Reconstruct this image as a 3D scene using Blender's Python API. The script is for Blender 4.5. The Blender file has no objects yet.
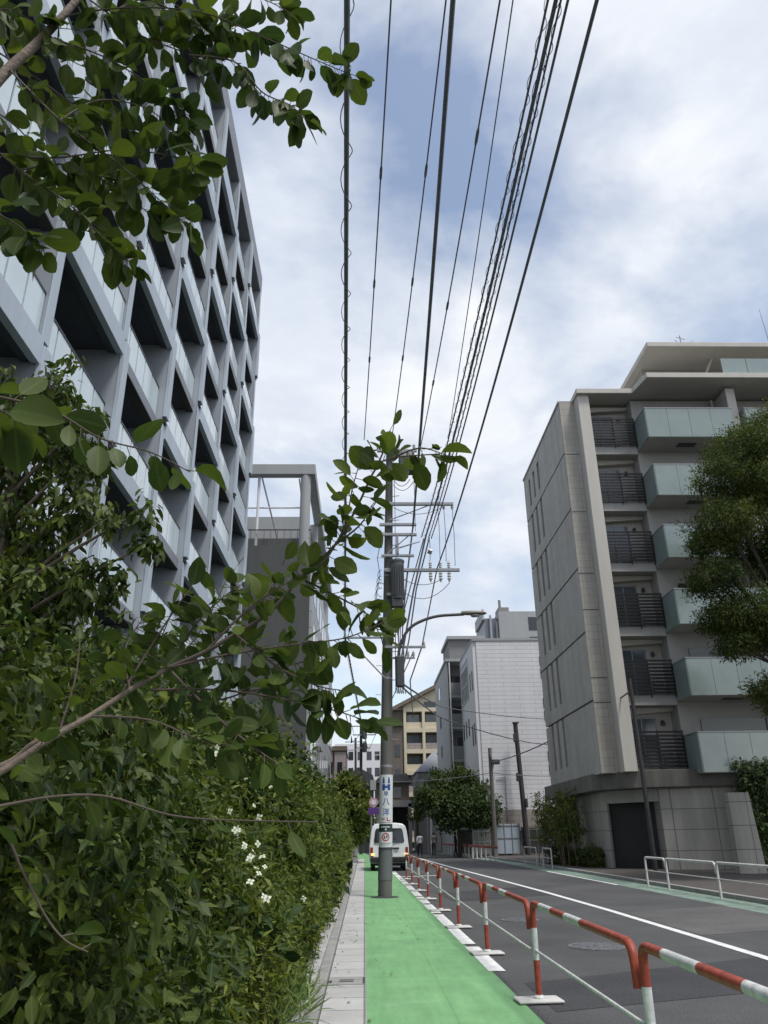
import bpy, bmesh, math, random
import numpy as np
from mathutils import Matrix, Vector
R = math.radians
random.seed(7); rng = np.random.default_rng(11)
SC = bpy.context.scene
COL = SC.collection

# ------------------------------------------------------------------ camera
F_PX, CAM_H = 770.0, 1.5
PITCH = math.atan(324 / F_PX); YAW = math.atan(24 / F_PX * math.cos(PITCH)); ROLL = 0.013
def _dir(x, z):
    c, s = math.cos(ROLL), math.sin(ROLL); x, z = x * c + z * s, -x * s + z * c
    y = math.cos(PITCH) - z * math.sin(PITCH); Z = math.sin(PITCH) + z * math.cos(PITCH)
    c, s = math.cos(YAW), math.sin(YAW)
    return Vector((x * c + y * s, -x * s + y * c, Z))
_f = _dir(0, 0); _r = _dir(1, 0) - _f; _u = _dir(0, 1) - _f
cam_data = bpy.data.cameras.new('camera'); cam = bpy.data.objects.new('camera', cam_data); COL.objects.link(cam)
cam.matrix_world = Matrix(((_r.x, _u.x, -_f.x, 0), (_r.y, _u.y, -_f.y, 0), (_r.z, _u.z, -_f.z, CAM_H), (0, 0, 0, 1)))
cam_data.sensor_fit = 'VERTICAL'; cam_data.sensor_height = 36; cam_data.lens = F_PX / 1024 * 36
cam_data.clip_start = 0.05; cam_data.clip_end = 3000
SC.camera = cam
def at(u, v, Y):
    "world point that stands at distance Y up the street, seen at photograph position (u, v)"
    d = _dir((u - 384) / F_PX, (512 - v) / F_PX); t = Y / d.y
    return Vector((d.x * t, Y, CAM_H + d.z * t))

# ------------------------------------------------------------------ world, sun, exposure
SUN_EL, SUN_AZ = 66, 140      # degrees; azimuth measured from +Y towards +X
W = bpy.data.worlds.new('World'); SC.world = W; W.use_nodes = True
nt = W.node_tree; nt.nodes.clear()
def N(t, typ, **kw):
    n = t.nodes.new(typ)
    for k, v in kw.items(): setattr(n, k, v)
    return n
out = N(nt, 'ShaderNodeOutputWorld'); bg = N(nt, 'ShaderNodeBackground'); bg.inputs['Strength'].default_value = 0.1
sky = N(nt, 'ShaderNodeTexSky', sky_type='NISHITA', sun_disc=False, sun_elevation=R(SUN_EL), sun_rotation=R(SUN_AZ), dust_density=1.5, air_density=1.0, ozone_density=1.5)
tc = N(nt, 'ShaderNodeTexCoord')
sep = N(nt, 'ShaderNodeSeparateXYZ'); nt.links.new(tc.outputs['Generated'], sep.inputs[0])
zc = N(nt, 'ShaderNodeMath', operation='MAXIMUM'); nt.links.new(sep.outputs['Z'], zc.inputs[0]); zc.inputs[1].default_value = 0.0
za = N(nt, 'ShaderNodeMath', operation='ADD'); nt.links.new(zc.outputs[0], za.inputs[0]); za.inputs[1].default_value = 0.28
dx = N(nt, 'ShaderNodeMath', operation='DIVIDE'); nt.links.new(sep.outputs['X'], dx.inputs[0]); nt.links.new(za.outputs[0], dx.inputs[1])
dy = N(nt, 'ShaderNodeMath', operation='DIVIDE'); nt.links.new(sep.outputs['Y'], dy.inputs[0]); nt.links.new(za.outputs[0], dy.inputs[1])
cmb = N(nt, 'ShaderNodeCombineXYZ'); nt.links.new(dx.outputs[0], cmb.inputs[0]); nt.links.new(dy.outputs[0], cmb.inputs[1])
def wnoise(scale, det, rough, off, dist=0.0):
    mp = N(nt, 'ShaderNodeMapping'); mp.inputs['Location'].default_value = off; nt.links.new(cmb.outputs[0], mp.inputs[0])
    n = N(nt, 'ShaderNodeTexNoise'); n.inputs['Scale'].default_value = scale; n.inputs['Detail'].default_value = det
    n.inputs['Roughness'].default_value = rough; n.inputs['Distortion'].default_value = dist; nt.links.new(mp.outputs[0], n.inputs['Vector']); return n
def wramp(src, stops):
    r = N(nt, 'ShaderNodeValToRGB'); nt.links.new(src, r.inputs[0]); e = r.color_ramp.elements
    while len(e) < len(stops): e.new(0.5)
    for k, (p, c) in enumerate(stops): e[k].position = p; e[k].color = c if len(c) == 4 else (*c, 1)
    return r
SKY_OFF = (15.37, 23.91, 0.0)
big = wnoise(1.7, 7, 0.56, SKY_OFF, 0.25)
mask = wramp(big.outputs['Fac'], [(0.36, (0, 0, 0)), (0.55, (1, 1, 1))])
tone = wnoise(2.3, 8, 0.6, (8.77, 14.3, 2.0), 0.4)
cloud = wramp(tone.outputs['Fac'], [(0.30, (4.7, 5.3, 6.3)), (0.5, (6.0, 6.4, 7.1)), (0.68, (7.5, 7.7, 7.9))])
skyb = N(nt, 'ShaderNodeMix', data_type='RGBA', blend_type='MULTIPLY'); skyb.inputs['Factor'].default_value = 1
nt.links.new(sky.outputs[0], skyb.inputs['A']); skyb.inputs['B'].default_value = (2.0, 1.75, 1.5, 1)
mx = N(nt, 'ShaderNodeMix', data_type='RGBA'); nt.links.new(mask.outputs[0], mx.inputs['Factor'])
nt.links.new(skyb.outputs['Result'], mx.inputs['A']); nt.links.new(cloud.outputs[0], mx.inputs['B'])
nt.links.new(mx.outputs['Result'], bg.inputs['Color']); nt.links.new(bg.outputs[0], out.inputs[0])
sun_d = bpy.data.lights.new('sun', 'SUN'); sun_d.energy = 2.3; sun_d.angle = R(12); sun_d.color = (1, 0.96, 0.9)
sun = bpy.data.objects.new('sun', sun_d); COL.objects.link(sun)
_sv = Vector((math.sin(R(SUN_AZ)) * math.cos(R(SUN_EL)), math.cos(R(SUN_AZ)) * math.cos(R(SUN_EL)), math.sin(R(SUN_EL))))
sun.rotation_euler = (-_sv).to_track_quat('-Z', 'Y').to_euler()
SC.view_settings.view_transform = 'Standard'; SC.view_settings.look = 'None'; SC.view_settings.gamma = 1
SC.view_settings.use_curve_mapping = False
SC.view_settings.exposure = 0.42

# ------------------------------------------------------------------ materials
def mat(name, col, rough=0.65, var=0.12, scale=2.5, bump=0.0, bscale=60.0, metal=0.0, spec=0.4, streak=False, alpha=1.0, trans=0.0, dirt=0.0):
    m = bpy.data.materials.new(name); m.use_nodes = True; t = m.node_tree; b = t.nodes['Principled BSDF']
    b.inputs['Roughness'].default_value = rough; b.inputs['Metallic'].default_value = metal
    b.inputs['Specular IOR Level'].default_value = spec; b.inputs['Alpha'].default_value = alpha; b.inputs['Transmission Weight'].default_value = trans
    c = N(t, 'ShaderNodeTexCoord'); mp = N(t, 'ShaderNodeMapping'); t.links.new(c.outputs['Object'], mp.inputs[0])
    if streak: mp.inputs['Scale'].default_value = (1.0, 1.0, 0.12)
    n = N(t, 'ShaderNodeTexNoise'); n.inputs['Scale'].default_value = scale; n.inputs['Detail'].default_value = 6; n.inputs['Roughness'].default_value = 0.65
    t.links.new(mp.outputs[0], n.inputs['Vector'])
    r = N(t, 'ShaderNodeValToRGB'); e = r.color_ramp.elements; e[0].position = 0.3; e[1].position = 0.7
    e[0].color = (*[max(0, x * (1 - var - dirt)) for x in col], 1); e[1].color = (*[min(1, x * (1 + var)) for x in col], 1)
    t.links.new(n.outputs['Fac'], r.inputs[0]); t.links.new(r.outputs[0], b.inputs['Base Color'])
    if bump:
        n2 = N(t, 'ShaderNodeTexNoise'); n2.inputs['Scale'].default_value = bscale; n2.inputs['Detail'].default_value = 4; t.links.new(c.outputs['Object'], n2.inputs['Vector'])
        bp = N(t, 'ShaderNodeBump'); bp.inputs['Strength'].default_value = bump; bp.inputs['Distance'].default_value = 0.02
        t.links.new(n2.outputs['Fac'], bp.inputs['Height']); t.links.new(bp.outputs[0], b.inputs['Normal'])
    m['ramp'] = r.name
    return m
def tile_mat(name, col, mortar, tw, th, msize=0.012, rough=0.6, var=0.1, offset=0.0, streak=0.25, horiz=False):
    "wall tiles: brick texture laid in (x+y, z)"
    m = bpy.data.materials.new(name); m.use_nodes = True; t = m.node_tree; b = t.nodes['Principled BSDF']; b.inputs['Roughness'].default_value = rough
    b.inputs['Specular IOR Level'].default_value = 0.35
    c = N(t, 'ShaderNodeTexCoord'); s = N(t, 'ShaderNodeSeparateXYZ'); t.links.new(c.outputs['Object'], s.inputs[0])
    a = N(t, 'ShaderNodeMath', operation='ADD'); t.links.new(s.outputs['X'], a.inputs[0]); t.links.new(s.outputs['Y'], a.inputs[1])
    cb = N(t, 'ShaderNodeCombineXYZ')
    if horiz: t.links.new(s.outputs['X'], cb.inputs[0]); t.links.new(s.outputs['Y'], cb.inputs[1])
    else: t.links.new(a.outputs[0], cb.inputs[0]); t.links.new(s.outputs['Z'], cb.inputs[1])
    br = N(t, 'ShaderNodeTexBrick'); br.offset = offset; br.inputs['Scale'].default_value = 1; br.inputs['Brick Width'].default_value = tw; br.inputs['Row Height'].default_value = th
    br.inputs['Mortar Size'].default_value = msize; br.inputs['Mortar Smooth'].default_value = 0.2; br.inputs['Bias'].default_value = 0
    br.inputs['Color1'].default_value = (*[x * (1 - var) for x in col], 1); br.inputs['Color2'].default_value = (*[x * (1 + var) for x in col], 1); br.inputs['Mortar'].default_value = (*mortar, 1)
    t.links.new(cb.outputs[0], br.inputs['Vector'])
    mp = N(t, 'ShaderNodeMapping'); mp.inputs['Scale'].default_value = (1.2, 1.2, 0.1) if not horiz else (0.8, 0.8, 0.8); t.links.new(c.outputs['Object'], mp.inputs[0])
    n = N(t, 'ShaderNodeTexNoise'); n.inputs['Scale'].default_value = 1.5; n.inputs['Detail'].default_value = 7; n.inputs['Roughness'].default_value = 0.7; t.links.new(mp.outputs[0], n.inputs['Vector'])
    r = N(t, 'ShaderNodeValToRGB'); r.color_ramp.elements[0].position = 0.3; r.color_ramp.elements[1].position = 0.65
    g = 1 - streak; r.color_ramp.elements[0].color = (g, g, g, 1)
    t.links.new(n.outputs['Fac'], r.inputs[0])
    mu = N(t, 'ShaderNodeMix', data_type='RGBA', blend_type='MULTIPLY'); mu.inputs['Factor'].default_value = 1
    t.links.new(br.outputs['Color'], mu.inputs['A']); t.links.new(r.outputs[0], mu.inputs['B']); t.links.new(mu.outputs['Result'], b.inputs['Base Color'])
    bp = N(t, 'ShaderNodeBump'); bp.inputs['Strength'].default_value = 0.35; bp.inputs['Distance'].default_value = 0.01; bp.invert = True
    t.links.new(br.outputs['Fac'], bp.inputs['Height']); t.links.new(bp.outputs[0], b.inputs['Normal'])
    return m
def leaf_mat(name, dark, light, transl=0.3, rough=0.5, spec=0.22, patch=1.6):
    m = bpy.data.materials.new(name); m.use_nodes = True; t = m.node_tree; b = t.nodes['Principled BSDF']; o = t.nodes['Material Output']
    g = N(t, 'ShaderNodeNewGeometry'); r = N(t, 'ShaderNodeValToRGB'); e = r.color_ramp.elements
    e[0].color = (*dark, 1); e[1].color = (*light, 1); e[0].position = 0.05
    x = e.new(0.55); x.color = (*[(a + c) / 2 * 0.95 for a, c in zip(dark, light)], 1)
    t.links.new(g.outputs['Random Per Island'], r.inputs[0])
    c = N(t, 'ShaderNodeTexCoord'); n = N(t, 'ShaderNodeTexNoise'); n.inputs['Scale'].default_value = patch; n.inputs['Detail'].default_value = 3; t.links.new(c.outputs['Object'], n.inputs['Vector'])
    pr = N(t, 'ShaderNodeValToRGB'); pr.color_ramp.elements[0].position = 0.35; pr.color_ramp.elements[1].position = 0.66; pr.color_ramp.elements[0].color = (0.72, 0.78, 0.8, 1); pr.color_ramp.elements[1].color = (1.45, 1.25, 1.05, 1)
    t.links.new(n.outputs['Fac'], pr.inputs[0]); mu = N(t, 'ShaderNodeMix', data_type='RGBA', blend_type='MULTIPLY'); mu.inputs['Factor'].default_value = 1
    t.links.new(r.outputs[0], mu.inputs['A']); t.links.new(pr.outputs[0], mu.inputs['B']); t.links.new(mu.outputs['Result'], b.inputs['Base Color'])
    b.inputs['Roughness'].default_value = rough; b.inputs['Specular IOR Level'].default_value = spec
    ra = N(t, 'ShaderNodeAttribute', attribute_name='rib'); rr = N(t, 'ShaderNodeValToRGB'); rr.color_ramp.elements[0].position = 0.82; rr.color_ramp.elements[1].position = 0.97; rr.color_ramp.elements[1].color = (0.28, 0.28, 0.28, 1)
    t.links.new(ra.outputs['Fac'], rr.inputs[0]); mr = N(t, 'ShaderNodeMix', data_type='RGBA'); mr.inputs['B'].default_value = (*[min(1, x * 2.0 + 0.03) for x in light], 1)
    t.links.new(rr.outputs[0], mr.inputs['Factor']); t.links.new(mu.outputs['Result'], mr.inputs['A']); t.links.new(mr.outputs['Result'], b.inputs['Base Color'])
    tr = N(t, 'ShaderNodeBsdfTranslucent'); hs = N(t, 'ShaderNodeHueSaturation'); hs.inputs['Value'].default_value = 1.5; hs.inputs['Saturation'].default_value = 1.1
    t.links.new(mu.outputs['Result'], hs.inputs['Color']); t.links.new(hs.outputs[0], tr.inputs[0])
    ms = N(t, 'ShaderNodeMixShader'); ms.inputs[0].default_value = transl
    t.links.new(b.outputs[0], ms.inputs[1]); t.links.new(tr.outputs[0], ms.inputs[2]); t.links.new(ms.outputs[0], o.inputs['Surface'])
    return m
def asphalt_mat(name, col, speck=0.5, var=0.18):
    m = mat(name, col, 0.85, var, 0.5, 0.35, 90, spec=0.25); t = m.node_tree; b = t.nodes['Principled BSDF']
    c = N(t, 'ShaderNodeTexCoord'); n = N(t, 'ShaderNodeTexNoise'); n.inputs['Scale'].default_value = 55; n.inputs['Detail'].default_value = 3
    t.links.new(c.outputs['Object'], n.inputs['Vector'])
    r = N(t, 'ShaderNodeValToRGB'); r.color_ramp.elements[0].position = 0.35; r.color_ramp.elements[1].position = 0.7
    r.color_ramp.elements[0].color = (1 - speck * .5,) * 3 + (1,); r.color_ramp.elements[1].color = (1 + speck * .5,) * 3 + (1,)
    t.links.new(n.outputs['Fac'], r.inputs[0])
    mu = N(t, 'ShaderNodeMix', data_type='RGBA', blend_type='MULTIPLY'); mu.inputs['Factor'].default_value = 1
    src = t.nodes[m['ramp']]; t.links.new(src.outputs[0], mu.inputs['A']); t.links.new(r.outputs[0], mu.inputs['B']); t.links.new(mu.outputs['Result'], b.inputs['Base Color'])
    return m
M = {}
M['asphalt'] = asphalt_mat('asphalt', (0.080, 0.081, 0.084), 0.7, 0.25)
M['asphalt_dark'] = asphalt_mat('asphalt_dark', (0.052, 0.053, 0.057), 0.7, 0.25)
M['asphalt_pale'] = asphalt_mat('asphalt_pale', (0.108, 0.108, 0.108), 0.8, 0.25)
M['ground'] = mat('ground', (0.09, 0.09, 0.085), 0.9, 0.2, 0.4, 0.3, 30)
M['soil'] = mat('soil', (0.05, 0.04, 0.03), 0.95, 0.3, 3, 0.5, 20)
M['line'] = mat('road_paint', (0.72, 0.73, 0.72), 0.7, 0.12, 6, 0.15, 80, dirt=0.15)
M['green_far'] = mat('green_paint_dull', (0.19, 0.27, 0.22), 0.8, 0.2, 3, 0.2, 80)
M['paver'] = mat('paver', (0.075, 0.067, 0.062), 0.85, 0.2, 3, 0.3, 60)
M['kerb'] = mat('kerb_concrete', (0.30, 0.30, 0.29), 0.85, 0.15, 4, 0.3, 70, dirt=0.1)
M['gutter'] = tile_mat('gutter_concrete', (0.47, 0.47, 0.465), (0.2, 0.2, 0.195), 5.0, 0.6, 0.012, 0.85, 0.06, 0.0, 0.25, True)
M['bollard_base'] = mat('base_concrete', (0.5, 0.5, 0.48), 0.85, 0.15, 8, 0.3, 80)
M['red'] = mat('red_paint', (0.31, 0.058, 0.034), 0.5, 0.22, 14, 0.12, 40, dirt=0.18)
M['white_paint'] = mat('white_paint', (0.60, 0.62, 0.60), 0.5, 0.12, 14, 0.12, 40, dirt=0.22)
M['pipe_white'] = mat('pipe_white', (0.6, 0.6, 0.58), 0.45, 0.12, 8, dirt=0.15)
M['steel'] = mat('galvanised_steel', (0.30, 0.31, 0.33), 0.5, 0.15, 10, metal=0.4)
M['pole'] = mat('pole_concrete', (0.135, 0.13, 0.122), 0.85, 0.18, 6, 0.25, 60, streak=True, dirt=0.1)
M['wrap'] = mat('pole_wrap', (0.125, 0.135, 0.138), 0.7, 0.08, 6)
M['darkmetal'] = mat('dark_metal', (0.07, 0.072, 0.078), 0.5, 0.15, 8, metal=0.2)
M['transformer'] = mat('transformer_paint', (0.10, 0.11, 0.12), 0.5, 0.12, 5)
M['cable'] = mat('cable_rubber', (0.12, 0.12, 0.14), 0.5, 0.1, 10)  # rubber lightened all over, sky haze and glare put into the colour
M['porcelain'] = mat('porcelain', (0.55, 0.55, 0.54), 0.25, 0.05, 5)
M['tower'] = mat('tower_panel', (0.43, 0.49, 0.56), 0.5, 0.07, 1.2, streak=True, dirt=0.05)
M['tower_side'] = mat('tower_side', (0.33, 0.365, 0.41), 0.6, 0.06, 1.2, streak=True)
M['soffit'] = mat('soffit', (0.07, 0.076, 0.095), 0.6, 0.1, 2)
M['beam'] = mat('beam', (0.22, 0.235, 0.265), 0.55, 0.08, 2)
M['tglass'] = mat('frosted_railing_glass', (0.58, 0.67, 0.71), 0.12, 0.06, 1.5, spec=0.9)
M['darkglass'] = mat('window_glass', (0.018, 0.022, 0.027), 0.05, 0.1, 0.4, spec=0.8)
M['midglass'] = mat('curtained_window', (0.10, 0.12, 0.135), 0.08, 0.3, 0.8, spec=0.8)
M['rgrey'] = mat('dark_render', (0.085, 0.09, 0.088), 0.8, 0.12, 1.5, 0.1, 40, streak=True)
M['palepanel'] = tile_mat('pale_panel', (0.40, 0.42, 0.43), (0.2, 0.2, 0.2), 1.5, 1.0, 0.03, 0.6, 0.08)
M['lightgrey'] = mat('light_grey', (0.33, 0.34, 0.345), 0.7, 0.08, 1.5, streak=True)
M['slit'] = tile_mat('slit_wall_panel', (0.45, 0.435, 0.40), (0.39, 0.38, 0.35), 0.6, 0.3, 0.006, 0.75, 0.05, 0.0, 0.28)
M['end_tile'] = tile_mat('end_wall_tile', (0.46, 0.435, 0.39), (0.33, 0.315, 0.285), 0.45, 0.35, 0.012, 0.7, 0.06, 0.0, 0.2)
M['base_tile'] = tile_mat('base_tile', (0.40, 0.385, 0.35), (0.2, 0.19, 0.175), 1.15, 0.8, 0.018, 0.75, 0.06, 0.0, 0.35)
M['band'] = mat('stained_band', (0.15, 0.145, 0.13), 0.85, 0.25, 1.5, 0.2, 40, streak=True, dirt=0.2)
M['plaster'] = mat('pale_plaster', (0.50, 0.48, 0.44), 0.75, 0.07, 1.5, 0.05, 60, streak=True)
M['plaster_grey'] = mat('grey_plaster', (0.36, 0.355, 0.34), 0.75, 0.1, 1.5, 0.05, 60, streak=True)
M['groove'] = mat('groove', (0.06, 0.06, 0.058), 0.8, 0.1, 3)
M['gglass'] = mat('green_railing_glass', (0.23, 0.285, 0.275), 0.10, 0.10, 0.8, spec=0.9)
M['slat'] = mat('black_slats', (0.012, 0.011, 0.013), 0.45, 0.1, 5)
M['shutter'] = mat('shutter', (0.035, 0.036, 0.038), 0.5, 0.1, 3)
M['whitetile'] = tile_mat('white_wall_tile', (0.70, 0.70, 0.72), (0.46, 0.46, 0.49), 2.4, 0.33, 0.02, 0.6, 0.03, 0.5, 0.12)
M['whitewall'] = mat('white_wall', (0.70, 0.70, 0.72), 0.7, 0.05, 1.5, streak=True)
M['beigetile'] = tile_mat('beige_tile', (0.33, 0.295, 0.27), (0.2, 0.185, 0.175), 0.9, 0.4, 0.02, 0.7, 0.06, 0.5)
M['cream'] = mat('cream_wall', (0.56, 0.50, 0.37), 0.75, 0.07, 1, streak=True)
M['brownwall'] = mat('brown_wall', (0.14, 0.12, 0.10), 0.85, 0.2, 1, streak=True)
M['roofdark'] = mat('dark_roof', (0.06, 0.062, 0.07), 0.7, 0.2, 2)
M['rooftile'] = mat('brown_roof', (0.16, 0.13, 0.105), 0.8, 0.2, 3)
M['slate'] = mat('slate_roof', (0.14, 0.16, 0.2), 0.4, 0.15, 2)
M['mid_grey'] = mat('mid_grey', (0.20, 0.20, 0.20), 0.8, 0.1, 1)  # plain mid grey for walls, parapets and roof parts
M['pinkwall'] = mat('pinkish_wall', (0.26, 0.22, 0.21), 0.8, 0.1, 1)
M['van'] = mat('van_paint', (0.66, 0.69, 0.70), 0.25, 0.04, 2, spec=0.5)
M['rubber'] = mat('rubber', (0.02, 0.02, 0.021), 0.7, 0.2, 6)
M['taillight'] = mat('tail_light_lens', (0.30, 0.03, 0.01), 0.2, 0.2, 6)
M['amber'] = mat('amber_lens', (0.7, 0.35, 0.12), 0.2, 0.1, 6)
_a = M['amber'].node_tree.nodes['Principled BSDF']; _a.inputs['Emission Color'].default_value = (1, 0.55, 0.2, 1); _a.inputs['Emission Strength'].default_value = 1.2
M['plate_white'] = mat('sign_white', (0.62, 0.65, 0.66), 0.4, 0.04, 5)
M['blue'] = mat('sign_blue', (0.02, 0.07, 0.26), 0.4, 0.05, 5)
M['signgreen'] = mat('sign_dark_green', (0.02, 0.045, 0.04), 0.4, 0.1, 5)
M['signred'] = mat('sign_red', (0.45, 0.03, 0.04), 0.4, 0.05, 5)
M['signpink'] = mat('sign_pink', (0.5, 0.3, 0.36), 0.4, 0.05, 5)
M['purple'] = mat('sign_purple', (0.09, 0.035, 0.19), 0.5, 0.05, 5)
M['signgrey'] = mat('sign_text_grey', (0.3, 0.3, 0.3), 0.5, 0.05, 5)
M['lightblue'] = mat('pale_blue_panel', (0.36, 0.43, 0.50), 0.5, 0.08, 2, streak=True)
M['fencegrey'] = mat('fence_grey', (0.17, 0.165, 0.16), 0.6, 0.12, 2)
M['darkpole'] = mat('dark_pole', (0.045, 0.042, 0.045), 0.6, 0.2, 5)
M['lamphead'] = mat('lamp_head', (0.17, 0.155, 0.14), 0.5, 0.1, 5)
M['lamplens'] = mat('lamp_lens', (0.35, 0.34, 0.32), 0.2, 0.05, 5)
M['skin'] = mat('skin', (0.45, 0.27, 0.19), 0.6, 0.05, 5)
M['hair'] = mat('hair', (0.02, 0.017, 0.015), 0.6, 0.1, 10)
M['shirt'] = mat('white_shirt', (0.62, 0.66, 0.72), 0.8, 0.05, 8)
M['trousers'] = mat('dark_trousers', (0.03, 0.032, 0.04), 0.8, 0.1, 8)
M['shirt_brown'] = mat('grey_shirt', (0.2, 0.17, 0.16), 0.8, 0.05, 8)
M['bark'] = mat('bark', (0.16, 0.125, 0.10), 0.85, 0.3, 12, 0.5, 50)
M['bark_dark'] = mat('dark_bark', (0.07, 0.058, 0.048), 0.9, 0.3, 12, 0.5, 40)
M['twig'] = mat('twig_bark', (0.09, 0.07, 0.055), 0.8, 0.2, 20)
M['iron'] = mat('cast_iron', (0.15, 0.155, 0.165), 0.6, 0.55, 22, 0.6, 18, metal=0.2)
M['petal'] = mat('flower_petal', (0.62, 0.65, 0.52), 0.6, 0.08, 10)
M['petal_centre'] = mat('flower_centre', (0.35, 0.4, 0.12), 0.7, 0.1, 10)
M['leaf_magnolia'] = leaf_mat('leaf_magnolia', (0.030, 0.054, 0.014), (0.075, 0.115, 0.024), 0.36)
M['leaf_tree'] = leaf_mat('leaf_evergreen', (0.022, 0.042, 0.011), (0.098, 0.14, 0.028), 0.28, 0.45)
M['leaf_dogwood'] = leaf_mat('leaf_dogwood', (0.025, 0.048, 0.012), (0.118, 0.165, 0.038), 0.28)
M['leaf_hedge'] = leaf_mat('leaf_hedge', (0.034, 0.064, 0.014), (0.16, 0.21, 0.045), 0.28)
M['leaf_inner'] = leaf_mat('leaf_inner', (0.015, 0.035, 0.012), (0.035, 0.07, 0.02), 0.1, 0.6)  # darkened leaf colour, painting in the shade deep inside the hedge
M['leaf_zelkova'] = leaf_mat('leaf_fine', (0.027, 0.048, 0.014), (0.098, 0.132, 0.034), 0.3, 0.6, 0.2, 0.5)
M['leaf_far'] = leaf_mat('leaf_far', (0.024, 0.05, 0.017), (0.075, 0.115, 0.036), 0.25, 0.6, 0.2, 0.4)
M['leaf_grass'] = leaf_mat('leaf_grass', (0.08, 0.15, 0.04), (0.18, 0.25, 0.09), 0.3, 0.5)

def wear(m, under, lo, hi, scale):
    t = m.node_tree; b = t.nodes['Principled BSDF']; src = b.inputs['Base Color'].links[0].from_socket
    c = N(t, 'ShaderNodeTexCoord'); n = N(t, 'ShaderNodeTexNoise'); n.inputs['Scale'].default_value = scale; n.inputs['Detail'].default_value = 8; n.inputs['Roughness'].default_value = 0.8; t.links.new(c.outputs['Object'], n.inputs['Vector'])
    r = N(t, 'ShaderNodeValToRGB'); r.color_ramp.elements[0].position = lo; r.color_ramp.elements[1].position = hi; t.links.new(n.outputs['Fac'], r.inputs[0])
    x = N(t, 'ShaderNodeMix', data_type='RGBA'); x.inputs['A'].default_value = (*under, 1); t.links.new(r.outputs[0], x.inputs['Factor']); t.links.new(src, x.inputs['B']); t.links.new(x.outputs['Result'], b.inputs['Base Color'])
wear(M['line'], (0.2, 0.2, 0.2), 0.30, 0.42, 9)
wear(M['red'], (0.12, 0.05, 0.03), 0.27, 0.36, 22); wear(M['white_paint'], (0.22, 0.15, 0.09), 0.27, 0.36, 22); wear(M['pipe_white'], (0.22, 0.15, 0.09), 0.28, 0.36, 16)
wear(M['green_far'], (0.12, 0.14, 0.13), 0.34, 0.55, 3)
def green_lane_mat():
    m = mat('green_lane_paint', (0.165, 0.37, 0.165), 0.75, 0.14, 1.3, 0.2, 90); t = m.node_tree; b = t.nodes['Principled BSDF']; src = t.nodes[m['ramp']].outputs[0]
    c = N(t, 'ShaderNodeTexCoord')
    br = N(t, 'ShaderNodeTexBrick'); br.offset = 0.0; br.inputs['Scale'].default_value = 1; br.inputs['Brick Width'].default_value = 0.82; br.inputs['Row Height'].default_value = 3.4
    br.inputs['Mortar Size'].default_value = 0.012; br.inputs['Color1'].default_value = (0.93, 0.93, 0.93, 1); br.inputs['Color2'].default_value = (1.05, 1.05, 1.05, 1); br.inputs['Mortar'].default_value = (0.82, 0.83, 0.82, 1)
    t.links.new(c.outputs['Object'], br.inputs['Vector'])
    mp = N(t, 'ShaderNodeMapping'); mp.inputs['Scale'].default_value = (3.5, 0.35, 1); t.links.new(c.outputs['Object'], mp.inputs[0])
    n = N(t, 'ShaderNodeTexNoise'); n.inputs['Scale'].default_value = 2.2; n.inputs['Detail'].default_value = 8; n.inputs['Roughness'].default_value = 0.7; t.links.new(mp.outputs[0], n.inputs['Vector'])
    r = N(t, 'ShaderNodeValToRGB'); e = r.color_ramp.elements; e[0].position = 0.3; e[0].color = (0.78, 0.8, 0.78, 1); e[1].position = 0.72; e[1].color = (1.16, 1.10, 1.12, 1)
    t.links.new(n.outputs['Fac'], r.inputs[0])
    a = N(t, 'ShaderNodeMix', data_type='RGBA', blend_type='MULTIPLY'); a.inputs['Factor'].default_value = 0.8
    t.links.new(src, a.inputs['A']); t.links.new(br.outputs['Color'], a.inputs['B'])
    d = N(t, 'ShaderNodeMix', data_type='RGBA', blend_type='MULTIPLY'); d.inputs['Factor'].default_value = 1
    t.links.new(a.outputs['Result'], d.inputs['A']); t.links.new(r.outputs[0], d.inputs['B'])
    v = N(t, 'ShaderNodeTexNoise'); v.inputs['Scale'].default_value = 26; v.inputs['Detail'].default_value = 5; v.inputs['Roughness'].default_value = 0.8; t.links.new(c.outputs['Object'], v.inputs['Vector'])
    vr = N(t, 'ShaderNodeValToRGB'); vr.color_ramp.elements[0].position = 0.28; vr.color_ramp.elements[0].color = (0.62, 0.64, 0.62, 1); vr.color_ramp.elements[1].position = 0.42; t.links.new(v.outputs['Fac'], vr.inputs[0])
    e2 = N(t, 'ShaderNodeMix', data_type='RGBA', blend_type='MULTIPLY'); e2.inputs['Factor'].default_value = 0.7; t.links.new(d.outputs['Result'], e2.inputs['A']); t.links.new(vr.outputs[0], e2.inputs['B'])
    w2 = N(t, 'ShaderNodeTexNoise'); w2.inputs['Scale'].default_value = 0.9; w2.inputs['Detail'].default_value = 9; w2.inputs['Roughness'].default_value = 0.75; t.links.new(c.outputs['Object'], w2.inputs['Vector'])
    wr = N(t, 'ShaderNodeValToRGB'); wr.color_ramp.elements[0].position = 0.55; wr.color_ramp.elements[0].color = (0, 0, 0, 1); wr.color_ramp.elements[1].position = 0.75; wr.color_ramp.elements[1].color = (0.45, 0.45, 0.45, 1); t.links.new(w2.outputs['Fac'], wr.inputs[0])
    f2 = N(t, 'ShaderNodeMix', data_type='RGBA'); t.links.new(wr.outputs[0], f2.inputs['Factor']); t.links.new(e2.outputs['Result'], f2.inputs['A']); f2.inputs['B'].default_value = (0.34, 0.50, 0.32, 1)
    t.links.new(f2.outputs['Result'], b.inputs['Base Color'])
    return m
M['green'] = green_lane_mat()

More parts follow.
